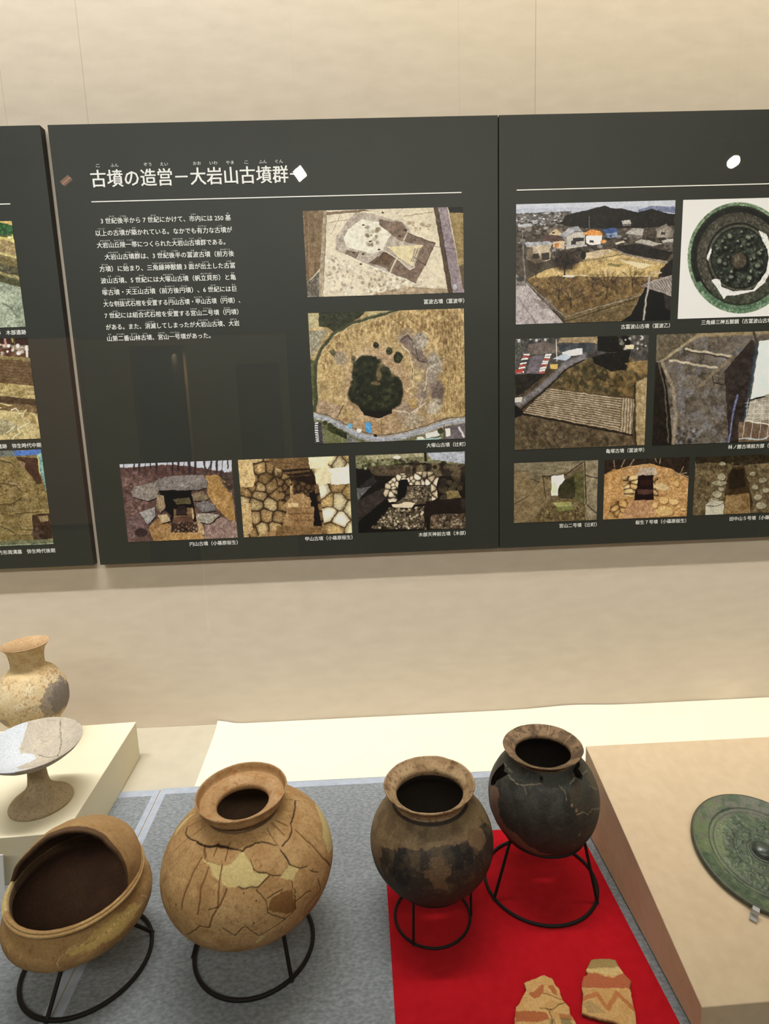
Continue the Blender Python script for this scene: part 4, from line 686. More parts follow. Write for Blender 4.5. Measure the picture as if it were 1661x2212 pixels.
for q, w_ in (([(-200, 1180), (0, 1160), (110, 1190), (130, 1215)], 16), ([(-200, 1360), (20, 1370), (150, 1395), (200, 1450), (190, 1510), (100, 1560), (-200, 1570)], 16), ([(0, 1760), (90, 1790), (140, 1830)], 14), ([(170, 1740), (200, 1790), (290, 1800)], 10), ([(110, 1840), (290, 1845)], 8), ([(80, 1660), (290, 1640), (390, 1640)], 8)): p.l(q, w_, (88, 72, 40), .8); p.l([(x, y-14) for x, y in q], 8, (160, 140, 84), .7)
p.f([(296, 1660), (460, 1655), (482, 1880), (306, 1890)], (72, 52, 36), 1, .4, 16); p.f([(350, 1680), (440, 1670), (450, 1720), (380, 1730)], (140, 116, 72)); p.sc([(300, 1780), (440, 1780), (440, 1880), (305, 1880)], 14, 14, 26, [(56, 42, 38), (90, 70, 54)], .8); p.f([(-700, 1895), (490, 1885), (494, 1925), (-700, 1930)], (112, 116, 84), 1, .3, 12); p.l([(-700, 1935), (492, 1928)], 8, (150, 170, 140)); p.sc([(0, 1250), (420, 1400), (440, 1600), (0, 1650)], 60, 4, 10, [(80, 62, 36)], .6)
p.make(pan_l, -1.0730, -.7760, -.2800, -.0490, 'right end of a photograph of ring ditches in brown soil')
# ================================================================ cloths, paper and display blocks on the deck
Z0 = ZT
M_felt = mat_noise('grey_felt', (114, 119, 122), (148, 153, 157), rough=.95, scale=190, bump=.35, bscale=900, stretch=(.75, 1.25, 1), spec=.05, detail=4)
M_hem = mat_noise('grey_felt_hem', (158, 166, 180), (172, 180, 192), rough=.95, scale=60, bump=.15, bscale=700, spec=.05)
M_red = mat_noise('red_felt', (168, 14, 26), (180, 20, 32), rough=.9, scale=70, bump=.2, bscale=900, spec=.06)
M_paper = mat_noise('white_paper', (226, 222, 203), (230, 226, 208), rough=.8, scale=20, spec=.15)
M_blockL = mat_noise('cream_block_board', (228, 219, 190), (232, 223, 194), rough=.8, scale=20, bump=.05, bscale=800, spec=.15)
M_blockR = mat_noise('beige_block_cloth', (206, 184, 153), (216, 194, 163), rough=.85, scale=60, bump=.12, bscale=900, spec=.1)
def strip_prism(name, polys, z0, z1, mat, parent=None):
    bm = bmesh.new()
    for q in polys: prism(bm, q, z0, z1)
    return bmesh_obj(name, bm, mat, parent)
def seam(y): return -.4793 + (1.1574-y)*.0443          # x of the joint between the two grey cloths
def felt(name, x0f, x1f, ya, yb, hemsides, label):
    """felt cloth with a paler doubled hem along its back edge and along the joint"""
    root = empty(name, (0, 0, 0)); tag(root, label, 'cloth', 'grey felt cloths on the deck')
    h = .0125; zt = Z0+.0016
    L = (lambda y: x0f(y)+h) if 'l' in hemsides else x0f; R = (lambda y: x1f(y)-h) if 'r' in hemsides else x1f
    yi = yb - .02
    strip_prism('cloth_field', [[(L(ya), ya), (R(ya), ya), (R(yi), yi), (L(yi), yi)]], Z0+.0002, zt, M_felt, root)
    q = [[(x0f(yi), yi), (x1f(yi), yi), (x1f(yb), yb), (x0f(yb), yb)]]
    if 'l' in hemsides: q.append([(x0f(ya), ya), (L(ya), ya), (L(yi), yi), (x0f(yi), yi)])
    if 'r' in hemsides: q.append([(R(ya), ya), (x1f(ya), ya), (x1f(yi), yi), (R(yi), yi)])
    strip_prism('hem', q, Z0+.0002, zt+.0002, M_hem, root); return root
felt('grey_cloth', lambda y: -1.2, lambda y: seam(y)-.0015, .42, 1.152, 'r', 'grey felt cloth under the hooded bowl, left of the pale joint line')
felt('grey_cloth', lambda y: seam(y)+.0015, lambda y: 1.4, .42, 1.156, 'l', 'grey felt cloth under the large tan jar, right of the pale joint line')
# white paper sheet with a curled back corner
nx, ny = 90, 24
U, W_ = np.meshgrid(np.linspace(0, 1, nx), np.linspace(0, 1, ny), indexing='ij')
xl = -.4084 + (-.4225+.4084)*W_; px = xl*(1-U) + 1.5*U; py = 1.1575 + (1.4165-1.1575)*W_
pz = .0008 + .011*np.exp(-((px+.42)/.03)**2)*W_**10 + .006*np.exp(-((px-.52)/.09)**2)*W_**10 + .0012*np.exp(-((px-.938-.01*W_)/.003)**2)
top = np.stack([px, py, Z0+pz+.0007], -1).reshape(-1, 3); bot = top - [0, 0, .0006]
F = grid_faces(nx, ny); me = bpy.data.meshes.new('paper_sheet')
edge = [i*ny for i in range(nx)] + [(nx-1)*ny+j for j in range(1, ny)] + [i*ny+ny-1 for i in range(nx-2, -1, -1)] + [j for j in range(ny-2, 0, -1)]
n = nx*ny; FF = [tuple(f) for f in F.tolist()] + [tuple(x+n for x in f[::-1]) for f in F.tolist()] + [(edge[k], edge[(k+1) % len(edge)], edge[(k+1) % len(edge)]+n, edge[k]+n) for k in range(len(edge))]
me.from_pydata(np.vstack([top, bot]).tolist(), [], FF); bm = bmesh.new(); bm.from_mesh(me); bmesh.ops.recalc_face_normals(bm, faces=bm.faces); bm.to_mesh(me); bm.free()
tag(link('paper_sheet', me, M_paper), 'long white paper sheet along the wall behind the jars', 'paper sheet')
o = strip_prism('red_cloth', [[(.0095, .50), (.3745, .50), (.3735, .9725), (.0025, .9725)]], Z0+.0018, Z0+.0034, M_red)
tag(o, 'bright red felt cloth under the two dark jars and the potsherds', 'cloth')
bm = bmesh.new(); prism(bm, [(-1.25, .8800), (-.5513, .9118), (-.5745, 1.2819), (-1.27, 1.2500)], Z0+.0019, ZC-.696)
tag(bmesh_obj('display_block', bm, M_blockL, bevel=.0012), 'low flat cream display block at the left under the pedestal dish', 'display block')
ZW = lambda x, y: ZC-.7357+.2946*(y-.5864)
bm = bmesh.new(); prism(bm, [(.387, .5864), (1.15, .600), (1.15, .9733), (.387, .9733)], Z0+.0050, ZW); prism(bm, [(.392, .592), (1.145, .605), (1.145, .968), (.392, .968)], Z0+.0019, Z0+.0050)
tag(bmesh_obj('sloped_display_block', bm, M_blockR, bevel=.0012), 'sloping beige display block at the right under the bronze mirror', 'display block')
bm = bmesh.new()
vs = [(-.78, .8790, Z0+.0018), (-.6490, .8790, Z0+.0018), (-.6455, .8850, ZC-.7120), (-.78, .8850, ZC-.7120)]
a = [bm.verts.new(v) for v in vs]; b = [bm.verts.new((x, y+.002, z)) for x, y, z in vs]
bm.faces.new(a); bm.faces.new(b[::-1])
for i in range(4): bm.faces.new((a[i], b[i], b[(i+1) % 4], a[(i+1) % 4]))
tag(bmesh_obj('label_card', bm, mat_plain('white_card', (226, 226, 224), .7, .1)), 'white card leaning on the front of the flat cream block', 'label card')

# ================================================================ vessels
def wire_stand(name, c, r0, rw, legs, ztop, rtop, ctop, label, zb=.0018):
    """black wire stand: base ring, three legs and a smaller ring that carries the pot"""
    root = empty(name, (c[0], c[1], Z0+zb)); tag(root, label, 'pot stand', 'black wire pot stands'); bpy.context.view_layer.update()
    t = np.linspace(0, 2*math.pi, 96, endpoint=False); z = Z0+zb+rw; up = lambda o: local(o, root)
    up(tube('base_ring', np.stack([c[0]+r0*np.cos(t), c[1]+r0*np.sin(t), np.full(96, z)], -1), rw, M_wire, None, True))
    up(tube('support_ring', np.stack([ctop[0]+rtop*np.cos(t), ctop[1]+rtop*np.sin(t), np.full(96, ztop)], -1), rw*.9, M_wire, None, True))
    for a in legs:
        a = math.radians(a); p0 = np.array([c[0]+(r0+.9*rw)*math.cos(a), c[1]+(r0+.9*rw)*math.sin(a), Z0+zb+rw*.3]); p1 = np.array([ctop[0]+(rtop+rw*.6)*math.cos(a), ctop[1]+(rtop+rw*.6)*math.sin(a), ztop+rw*.6])
        s = np.linspace(0, 1, 12)[:, None]; up(tube('leg', p0*(1-s)+p1*s, rw*.95, M_wire))
    return root
M_wire = mat_noise('black_painted_wire', (6, 6, 6), (11, 10, 10), rough=.6, scale=120, spec=.25)
M_clay = mat_attr('fired_clay', rough=.85, spec=.2, grain=.14, gscale=330, bump=.35, bscale=520)
M_tan = mat_attr('fired_tan_clay', rough=.85, spec=.2, grain=.14, gscale=330, bump=.35, bscale=520, gain=1.2)
M_soot = mat_attr('sooted_clay', gain=1.15, rough=.62, spec=.35, grain=.2, gscale=260, bump=.4, bscale=420)
def vessel(name, loc, tilt, label, cat, group=None):
    r = empty(name, M=frame((loc[0], loc[1], loc[2]+ZC), tilt)); tag(r, label, cat, group); return r
def noise_w(V, sc, seed): return (fbm(V/sc, 3, seed)-.5)*2

# ---- large tan jar
J = vessel('clay_jar', (-.1985, .7594, -.6376), (-.016, -.028), 'large round tan clay jar with a thick rim, dark cracks and pale filler patches', 'jar')
def col_j1(TH, H, R, V, ix):
    n1, n2, n3 = fbm(V/28, 4, 1), fbm(V/9, 4, 2), fbm(V/60, 3, 3)
    c = np.tile(np.array([166., 132, 88]), (len(TH), 1)); dr = np.zeros(len(TH))
    c = mixc(c, sm(.42, .62, n3), (176, 145, 102), .7); c = mixc(c, sm(.5, .68, n1), (150, 114, 72), .55); c = mixc(c, sm(.6, .75, n2), (132, 98, 62), .45)
    c = mixc(c, sm(0, -70, H)*sm(.35, .6, n1), (132, 88, 44), .6)
    wx, wy = noise_w(V, 9, 8)*.9, noise_w(V, 9, 9)*.8; n4 = fbm(V/3.2, 3, 6)
    c = mixc(c, sm(.58, .72, n4), (128, 92, 56), .4); c = mixc(c, sm(.62, .75, fbm(V/18, 3, 7)), (190, 156, 106), .5)
    for q in PD['P1']['br']: c = mixc(c, thpoly(TH, H, 123, q, wx*3, wy*3), (112, 76, 40), .85)
    for q in PD['P1']['pa']: k = thpoly(TH, H, 123, q, wx, wy); c = mixc(c, k, (190, 172, 118), .95); dr -= k*.0004
    for q in PD['P1']['gr']:
        d = thline(TH+wx*.6, H, 123, q); g = 1-sm(.5, 1.9, d); dr -= g*.0011; c = mixc(c, g, (96, 64, 34), .75)
    for q in PD['P1']['cr']:
        d = thline(TH+wx, H+wy, 123, q); g = 1-sm(.22, .8, d); dr -= g*.0008; c = mixc(c, g, (50, 34, 20), .9)
    d = thline(TH+wx, H+wy, 123, PD['P1']['cr'][4]); c = mixc(c, 1-sm(.7, 1.4, d), (52, 40, 28), .9); d = thline(TH+wx, H+wy, 123, PD['P1']['cr'][0][2:7]); c = mixc(c, 1-sm(.4, .9, d), (40, 27, 17), .85)
    for s in range(26):                                      # small pits
        a, h, r = _rs.uniform(-170, 0), _rs.uniform(-60, 50), _rs.uniform(.6, 1.8); d = np.hypot((TH-a)*2.1, H-h); c = mixc(c, 1-sm(r*.6, r, d), (70, 46, 28), .85)
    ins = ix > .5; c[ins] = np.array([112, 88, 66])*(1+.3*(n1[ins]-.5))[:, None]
    return c, dr
import json
PD = json.loads(r'''{"P1":{"cr":[[[-161,69],[-153,71],[-139,74],[-127,75],[-117,76],[-110,78],[-97,77],[-86,76],[-80,74]],[[-80,74],[-75,76],[-66,77],[-59,76],[-52,73],[-47,69]],[[18,73],[10,74],[-7,74],[-20,73],[-26,69],[-34,67],[-43,66]],[[-45,81],[-47,77],[-46,73],[-46,68]],[[-46,64],[-45,59],[-45,55],[-45,50]],[[-45,50],[-39,40],[-33,35]],[[-33,29],[-27,17]],[[-73,68],[-72,61],[-69,57],[-63,54],[-59,49],[-53,46]],[[-84,50],[-81,47],[-75,47],[-71,45],[-66,48],[-61,50]],[[-72,43],[-69,37],[-67,30],[-67,15]],[[-66,31],[-59,33],[-55,32]],[[-67,15],[-58,-2],[-57,-6]],[[-161,69],[-169,70],[-166,79]],[[-49,10],[-41,10],[-37,7]],[[-48,35],[-49,27],[-47,20]],[[-153,71],[-155,60],[-155,46]],[[16,80],[19,69]],[[-97,32],[-103,29]],[[-48,21],[-50,-1],[-57,-4],[-73,-13]],[[-94,8],[-87,-4],[-82,7],[-80,6],[-73,-13]],[[-29,11],[-27,-10],[-41,-10],[-43,-24]],[[-132,-3],[-122,-19],[-108,8],[-102,8]]],"gr":[[[-121,68],[-122,58],[-122,49],[-123,36],[-123,19]],[[-110,63],[-110,56],[-111,48],[-110,38],[-110,21]],[[-98,66],[-98,56],[-97,40],[-97,32],[-100,21],[-102,9]],[[-92,48],[-93,43],[-96,33]],[[-22,67],[-22,57],[-20,42],[-18,24],[-10,-6]],[[-124,74],[-117,69]],[[-110,79],[-109,72]],[[-96,79],[-96,70]],[[-35,81],[-35,72]],[[-28,81],[-25,75]],[[-149,81],[-150,75]]],"pa":[[[-79,74],[-76,70],[-73,65],[-72,58],[-66,55],[-61,52],[-66,49],[-71,46],[-78,47],[-84,50],[-91,50],[-95,53],[-97,60],[-98,66],[-92,67],[-87,70],[-84,73]],[[-120,67],[-113,67],[-105,67],[-99,66],[-97,60],[-98,55],[-105,60],[-109,65]],[[-46,50],[-42,44],[-39,41],[-43,40],[-47,35],[-51,40],[-54,45]],[[32,40],[24,24],[12,9],[-1,7],[-10,18],[-6,37],[7,43],[21,48]],[[172,75],[178,67],[-177,59],[-174,54],[177,52],[173,63]],[[-70,-17],[-75,-28],[-76,-23],[-73,-13]]],"br":[[[-63,30],[-58,31],[-52,29],[-49,20],[-50,-1],[-56,2],[-62,10],[-67,21]]]},"P2":{"dk":[[[-151,28],[-134,35],[-121,42],[-114,42],[-101,46],[-95,48],[-86,49],[-81,50],[-68,46],[-56,42],[-50,34],[-42,25],[-34,29],[-30,39],[-32,46],[-15,39],[-12,19],[-22,3],[-26,-19],[-41,-35],[-63,-40],[-90,-39],[-113,-36],[-132,-22],[-144,-13],[-147,1],[-150,9],[-147,21]]],"lt":[[[-97,39],[-88,39],[-86,33],[-85,26],[-79,21],[-80,14],[-86,11],[-83,1],[-81,-5],[-93,-3],[-95,9],[-101,14],[-104,21],[-101,23],[-96,26],[-94,32]],[[-47,54],[-37,46],[-30,36],[-35,28],[-41,27],[-47,39],[-54,46]]],"vd":[[[-84,48],[-68,46],[-56,42],[-51,32],[-56,20],[-69,16],[-78,22],[-82,28],[-85,35]],[[-132,34],[-121,40],[-113,32],[-108,18],[-117,-3],[-126,-6],[-135,6],[-131,23]]]},"P3":{"tan":[[[179,21],[-167,36],[-161,31],[-159,16],[-154,-5],[-146,-14],[-133,-18],[-124,-31],[-110,-42],[-95,-45],[-111,-57],[-138,-44],[-157,-29],[-170,-13],[-178,10]]],"cr":[[[-160,58],[-141,56],[-134,57],[-123,61],[-109,64]],[[180,63],[-156,63]],[[-131,57],[-126,49]],[[-84,62],[-79,56],[-80,46]],[[-69,61],[-55,64]],[[-72,25],[-63,24],[-57,17],[-51,21],[-29,3]],[[-37,61],[-20,56]],[[-40,48],[-24,29]]],"ho":[[[178,24],[175,33],[175,44],[177,53],[179,61],[-174,60],[-170,56],[-161,59],[-166,51],[-172,42],[-173,33]],[[-46,71],[-29,70],[-16,67],[-36,68],[-39,61],[-46,59],[-52,64],[-50,68]],[[-114,67],[-109,69],[-104,68],[-108,65]]]},"D":{"wh":[[[-46,69],[-42,49],[-36,16],[-27,5],[-16,8],[-1,4],[9,-10],[0,-20],[-10,-36],[1,-48],[25,-41],[33,-50],[17,-58],[9,-65],[24,-84]]],"cr":[[[11,76],[21,55],[34,32],[44,6],[50,-13],[31,-9],[6,2]],[[50,-13],[71,-39]],[[51,-15],[43,-31],[40,-44]]]}}''')
_rs = np.random.RandomState(4)
B = ellarc(.1236, .0921, .006, .052, True)
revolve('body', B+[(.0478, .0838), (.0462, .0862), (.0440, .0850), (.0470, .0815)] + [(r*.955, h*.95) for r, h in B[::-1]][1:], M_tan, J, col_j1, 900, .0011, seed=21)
def col_rim1(TH, H, R, V, ix):
    n1, n2 = fbm(V/16, 4, 4), fbm(V/6, 4, 5); c = np.tile(np.array([164., 130, 90]), (len(TH), 1))
    c = mixc(c, sm(.45, .65, n1), (178, 146, 108), .8); c = mixc(c, sm(.58, .72, n2), (150, 100, 58), .5); c = mixc(c, (H < 96)*sm(.3, .7, n1), (150, 104, 60), .5)
    return c, -1.0*(n2 > .66)*.0003
revolve('neck_rim', [(.0462, .0846), (.0475, .0880), (.0530, .0925), (.0580, .0965), (.0606, .1010), (.0622, .1060), (.0640, .1100), (.0650, .1125), (.0645, .1140), (.0631, .1138), (.0618, .1095), (.0607, .1035), (.0590, .1002), (.0558, .1008), (.0502, .1020), (.0452, .1006), (.0408, .0975), (.0372, .0940), (.0370, .0890), (.0400, .0845), (.0440, .0835)], M_tan, J, col_rim1, 400, .0011, wob=.0005, seed=22)
wire_stand('wire_stand', (-.2007, .7617), .0882, .0031, (-45, -169, 80), ZC-.7150, .0690, (-.1974, .7615), 'black wire stand under the large round tan jar')

# ---- brown and black jar
J = vessel('clay_jar', (.0762, .7910, -.6461), (-.019, -.011), 'brown clay jar blackened with soot below, standing at the left edge of the red cloth', 'jar', None)
def col_j2(TH, H, R, V, ix):
    n1, n2, n3 = fbm(V/16, 5, 11), fbm(V/5, 4, 12), fbm(V/40, 3, 13)
    c = np.tile(np.array([108., 90, 63]), (len(TH), 1)); c = mixc(c, sm(.45, .65, n1), (84, 66, 44), .8); c = mixc(c, sm(.5, .7, n3), (104, 80, 58), .6)
    wx, wy = noise_w(V, 9, 14)*5, noise_w(V, 9, 15)*4
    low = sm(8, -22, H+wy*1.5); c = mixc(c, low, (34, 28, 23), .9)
    for q in PD['P2']['dk']: c = mixc(c, thpoly(TH, H, 95, q, wx, wy)*(.55+.45*sm(.36, .56, n1)), (40, 33, 28), .92)
    for q in PD['P2']['vd']: c = mixc(c, thpoly(TH, H, 95, q, wx*1.5, wy*1.5)*(.45+.55*sm(.4, .55, n1)), (24, 22, 21), .9)
    for q in PD['P2']['lt']: c = mixc(c, thpoly(TH, H, 95, q, wx, wy), (98, 76, 54), .9)
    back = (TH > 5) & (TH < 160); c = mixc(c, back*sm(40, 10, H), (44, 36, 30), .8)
    c = mixc(c, sm(.6, .74, n2), (128, 106, 76), .25)
    for s in range(16): a, h, r = _rs.uniform(-150, -25), _rs.uniform(-40, 40), _rs.uniform(.5, 1.4); c = mixc(c, 1-sm(r*.6, r, np.hypot((TH-a)*1.65, H-h)), (150, 130, 110), .6)
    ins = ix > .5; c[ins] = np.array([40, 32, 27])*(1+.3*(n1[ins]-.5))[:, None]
    return c, np.zeros(len(TH))
B = ellarc(.0948, .0821, .006, .0610, True)
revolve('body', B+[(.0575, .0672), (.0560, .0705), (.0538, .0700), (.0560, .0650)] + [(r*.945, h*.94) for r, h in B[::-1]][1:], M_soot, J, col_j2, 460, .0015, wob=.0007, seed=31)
def rim_col(base, hi, lo, seed, crack=None):
    def fn(TH, H, R, V, ix):
        n1, n2 = fbm(V/14, 4, seed), fbm(V/5, 4, seed+1); c = np.tile(np.array(base, float), (len(TH), 1))
        c = mixc(c, sm(.45, .62, n1), hi, .8); c = mixc(c, sm(.55, .7, n2), lo, .5); c = mixc(c, sm(.40, .30, n1), lo, .5)
        for a in crack or (): c = mixc(c, np.abs((TH-a+180) % 360-180)*R*.01745 < .5+noise_w(V, 4, 3)*.3, (176, 150, 110), .8)
        return c, -1.0*(n2 > .68)*.0006
    return fn
revolve('neck_rim', [(.0560, .0690), (.0560, .0735), (.0580, .0790), (.0630, .0860), (.0676, .0905), (.0692, .0927), (.0684, .0942), (.0664, .0936), (.0640, .0905), (.0590, .0862), (.0540, .0828), (.0512, .0795), (.0506, .0755), (.0520, .0705), (.0545, .0690)], M_clay, J, rim_col((156, 128, 94), (172, 146, 112), (96, 74, 52), 16), 360, .0011, wob=.0007, seed=32)
wire_stand('wire_stand', (.0745, .7920), .0594, .0021, (-124, -6, 112), ZC-.7125, .0585, (.0756, .7905), 'black wire stand under the brown and black jar', .0035)

# ---- black jar with holes
J = vessel('clay_jar', (.2674, .8470, -.6247), (-.024, -.020), 'nearly black clay jar with holes in its shoulder, at the back of the red cloth', 'jar', None)
def col_j3(TH, H, R, V, ix):
    n1, n2, n3 = fbm(V/18, 5, 41), fbm(V/5, 4, 42), fbm(V/40, 3, 43)
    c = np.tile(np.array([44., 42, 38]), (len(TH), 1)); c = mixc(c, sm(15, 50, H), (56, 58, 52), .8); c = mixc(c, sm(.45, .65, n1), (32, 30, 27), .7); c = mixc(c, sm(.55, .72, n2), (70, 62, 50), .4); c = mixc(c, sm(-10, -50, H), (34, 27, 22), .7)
    wx, wy = noise_w(V, 7, 44)*2, noise_w(V, 7, 45)*2
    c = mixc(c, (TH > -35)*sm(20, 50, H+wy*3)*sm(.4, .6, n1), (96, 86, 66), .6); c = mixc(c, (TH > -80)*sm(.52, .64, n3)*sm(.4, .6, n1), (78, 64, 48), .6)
    for q in PD['P3']['tan']: c = mixc(c, thpoly(TH, H, 89, q, wx*1.6, wy), (112, 84, 64), .9)
    for q in PD['P3']['cr']: g = 1-sm(.25, .8, thline(TH+wx*.5, H+wy*.5, 89, q)); c = mixc(c, g, (146, 134, 108), .8)
    for a, h, r in ((-75, 38, 3), (-71, 30, 3), (-70, -8, 3), (-74, -28, 2)): c = mixc(c, 1-sm(r*.5, r, np.hypot((TH-a)*1.5, H-h)), (150, 124, 96), .7)
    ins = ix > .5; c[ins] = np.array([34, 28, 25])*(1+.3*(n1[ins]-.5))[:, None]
    return c, np.zeros(len(TH))
def cut_j3(TH, H, ix):
    k = np.zeros(len(TH), bool)
    for q in PD['P3']['ho'][:2]: k |= thpoly(TH, H*np.where(ix > .5, 1.06, 1), 89, q)
    k |= np.hypot((TH+109)*1.05, (H-68)) < 2.4
    return k
B = ellarc(.0887, .0877, .006, .0540, True)
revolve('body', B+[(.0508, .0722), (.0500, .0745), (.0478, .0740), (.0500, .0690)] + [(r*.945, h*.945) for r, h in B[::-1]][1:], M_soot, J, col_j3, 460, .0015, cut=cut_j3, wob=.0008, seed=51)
revolve('neck_rim', [(.0500, .0730), (.0500, .0765), (.0530, .0815), (.0580, .0858), (.0618, .0885), (.0628, .0897), (.0618, .0908), (.0595, .0900), (.0550, .0872), (.0490, .0838), (.0448, .0808), (.0436, .0775), (.0448, .0735), (.0480, .0728)], M_clay, J, rim_col((112, 92, 70), (146, 120, 92), (70, 58, 48), 46, (62, 22)), 360, .0011, wob=.0008, seed=52)
wire_stand('wire_stand', (.2646, .8495), .0922, .0026, (-157, -35, 90), ZC-.6860, .0655, (.2689, .8482), 'black wire stand under the nearly black jar, with splayed legs', .0035)

# ---- hooded bowl
J = vessel('hooded_bowl', (-.4466, .7499, -.6915), (.0316, -.0695), 'tan clay bowl with a broken hood over its back half and a dark inside', 'bowl')
def col_b(TH, H, R, V, ix):
    n1, n2, n3 = fbm(V/20, 4, 61), fbm(V/6, 4, 62), fbm(V/45, 3, 63)
    c = np.tile(np.array([154., 122, 80]), (len(TH), 1)); c = mixc(c, sm(.45, .65, n3), (140, 106, 66), .7); c = mixc(c, sm(.5, .7, n1), (176, 144, 92), .6); c = mixc(c, sm(.6, .74, n2), (120, 84, 48), .45)
    wx, wy = noise_w(V, 8, 64)*1.6, noise_w(V, 8, 65)*1.3
    c = mixc(c, thpoly(TH, H, 98, [[-46, 32], [-20, 30], [-10, 18], [-26, 10], [-45, 12], [-66, 16], [-76, 22]], wx*3, wy*3), (176, 150, 88), .8)
    for q in ([(-8, 14), (-25, 24), (-33, 26), (-48, 22), (-69, 25), (-79, 19), (-81, 12), (-79, 4), (-90, -8)], [(-127, 20), (-121, 8), (-119, -14)], [(-6, 24), (-2, 10)]):
        c = mixc(c, 1-sm(.3, 1.0, thline(TH+wx, H+wy, 98, q)), (206, 180, 128), .7); c = mixc(c, 1-sm(.1, .5, thline(TH+wx+.7, H+wy, 98, q)), (80, 54, 32), .6)
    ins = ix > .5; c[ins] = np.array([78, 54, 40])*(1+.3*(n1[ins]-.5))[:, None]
    return c, np.zeros(len(TH))
OUT = [(.004, -.0520), (.028, -.0505), (.046, -.0440), (.064, -.0320), (.082, -.0180), (.0945, -.0060), (.0985, .0030), (.0985, .0110), (.0960, .0190), (.0905, .0280), (.0858, .0350), (.0835, .0400)]
revolve('bowl_body', OUT + [(.0800, .0400), (.0810, .0350), (.0855, .0270), (.0905, .0180), (.0925, .0080), (.0915, .0010), (.0870, -.0080), (.0750, -.0180), (.0580, -.0300), (.0380, -.0410), (.020, -.0440), (.0, -.0445)], M_tan, J, col_b, 420, .0016, wob=.0008, seed=71)
def col_br(TH, H, R, V, ix):
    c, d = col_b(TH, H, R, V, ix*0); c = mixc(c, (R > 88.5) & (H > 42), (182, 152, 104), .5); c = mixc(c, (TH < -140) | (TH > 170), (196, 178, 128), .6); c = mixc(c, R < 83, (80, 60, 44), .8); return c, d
revolve('rim', [(.0836, .0385), (.0850, .0405), (.0885, .0425), (.0912, .0448), (.0918, .0475), (.0905, .0492), (.0892, .0500), (.0895, .0515), (.0880, .0528), (.0855, .0524), (.0835, .0500), (.0815, .0450), (.0805, .0395)], M_tan, J, col_br, 360, .0010, wob=.0007, seed=72)
# hood: part of a dome set on the back half of the rim, with an irregular broken arch
def hood():
    nu, nv = 150, 70; u = np.linspace(0, 1, nu); v = np.linspace(0, 1, nv); U, Vv = np.meshgrid(u, v, indexing='ij'); zt = .0515
    # the broken arch, from its left foot to its right foot (metres in the plane of the opening)
    A2 = dens([(0, 0), (.006, .016), (.013, .029), (.036, .054), (.055, .072), (.073, .083), (.092, .0905), (.116, .092), (.135, .087), (.156, .068), (.170, .041), (.1735, .017), (.172, .0)], .001)
    d = np.r_[0, np.cumsum(np.linalg.norm(np.diff(A2, axis=0), axis=1))]; d /= d[-1]
    au, av = np.interp(1-u, d, A2[:, 0]), np.interp(1-u, d, A2[:, 1])
    e0, e1 = np.array([-.0890, -.0075]), np.array([.0815, -.0215]); t = (e1-e0)/np.linalg.norm(e1-e0)
    rag = (fbm(np.c_[u*16, u*0, u*0], 4, 5)-.5)*.004
    ax_, ay_ = e0[0]+t[0]*au, e0[1]+t[1]*au+rag
    a0, a1 = math.atan2(e1[1], e1[0]), math.pi+math.atan2(-e0[1], -e0[0])
    A = a0+(a1-a0)*(u*.6+.4*(.5-.5*np.cos(math.pi*u))); rr = .0880*np.ones(nu); w_ = np.minimum(1, np.minimum(u, 1-u)/.12)
    fx, fy = rr*np.cos(A)*w_+(1-w_)*np.where(u < .5, e1[0], e0[0]), rr*np.sin(A)*w_+(1-w_)*np.where(u < .5, e1[1], e0[1])
    ph = Vv*math.pi/2; k = 1-np.cos(ph)
    X = fx[:, None]*(1-k)+ax_[:, None]*k; Y = fy[:, None]*(1-k)+ay_[:, None]*k; Zz = av[:, None]*np.sin(ph)*(1-.18*(1-np.sin(ph)**10))
    P = np.stack([X, Y, Zz+zt], -1); c0 = np.array([0, 0, zt])
    nrm = P-c0; nrm /= np.linalg.norm(nrm, axis=-1)[..., None]
    P = P + nrm*((fbm(P*60, 3, 9)-.5)*.002)[..., None]; Q = P - nrm*.006; Q[..., 2] = np.maximum(Q[..., 2], zt-.002)
    V = np.vstack([P.reshape(-1, 3), Q.reshape(-1, 3)]); m = nu*nv; F = grid_faces(nu, nv).tolist()
    e = [i*nv for i in range(nu)] + [(nu-1)*nv+j for j in range(1, nv)] + [i*nv+nv-1 for i in range(nu-2, -1, -1)] + [j for j in range(nv-2, 0, -1)]
    FF = F + [[x+m for x in f[::-1]] for f in F] + [[e[(q+1) % len(e)], e[q], e[q]+m, e[(q+1) % len(e)]+m] for q in range(len(e))]
    me = fast_mesh('hood', V, np.array(FF)); bm = bmesh.new(); bm.from_mesh(me); bmesh.ops.recalc_face_normals(bm, faces=bm.faces); bm.to_mesh(me); bm.free(); shade(me)
    n1, n2 = fbm(V*1000/22, 4, 66), fbm(V*1000/6, 4, 67)
    c = np.tile(np.array([158., 126, 84]), (len(V), 1)); c = mixc(c, sm(.45, .65, n1), (168, 136, 94), .7); c = mixc(c, sm(.58, .74, n2), (128, 92, 54), .4)
    edge = np.tile((v > .955)[None], (nu, 1)).ravel(); c[:m] = mixc(c[:m], edge, (84, 62, 44), .9)
    low = np.tile((v < .03)[None], (nu, 1)).ravel(); c[:m] = mixc(c[:m], low, (206, 186, 136), .6)
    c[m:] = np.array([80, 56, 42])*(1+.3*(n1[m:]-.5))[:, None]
    set_col(me, c); return link('hood', me, M_tan, J)
hood()
wire_stand('wire_stand', (-.4464, .7500), .0883, .0031, (-99, 27, 150), ZC-.7420, .0440, (-.4482, .7534), 'black wire stand under the hooded bowl')

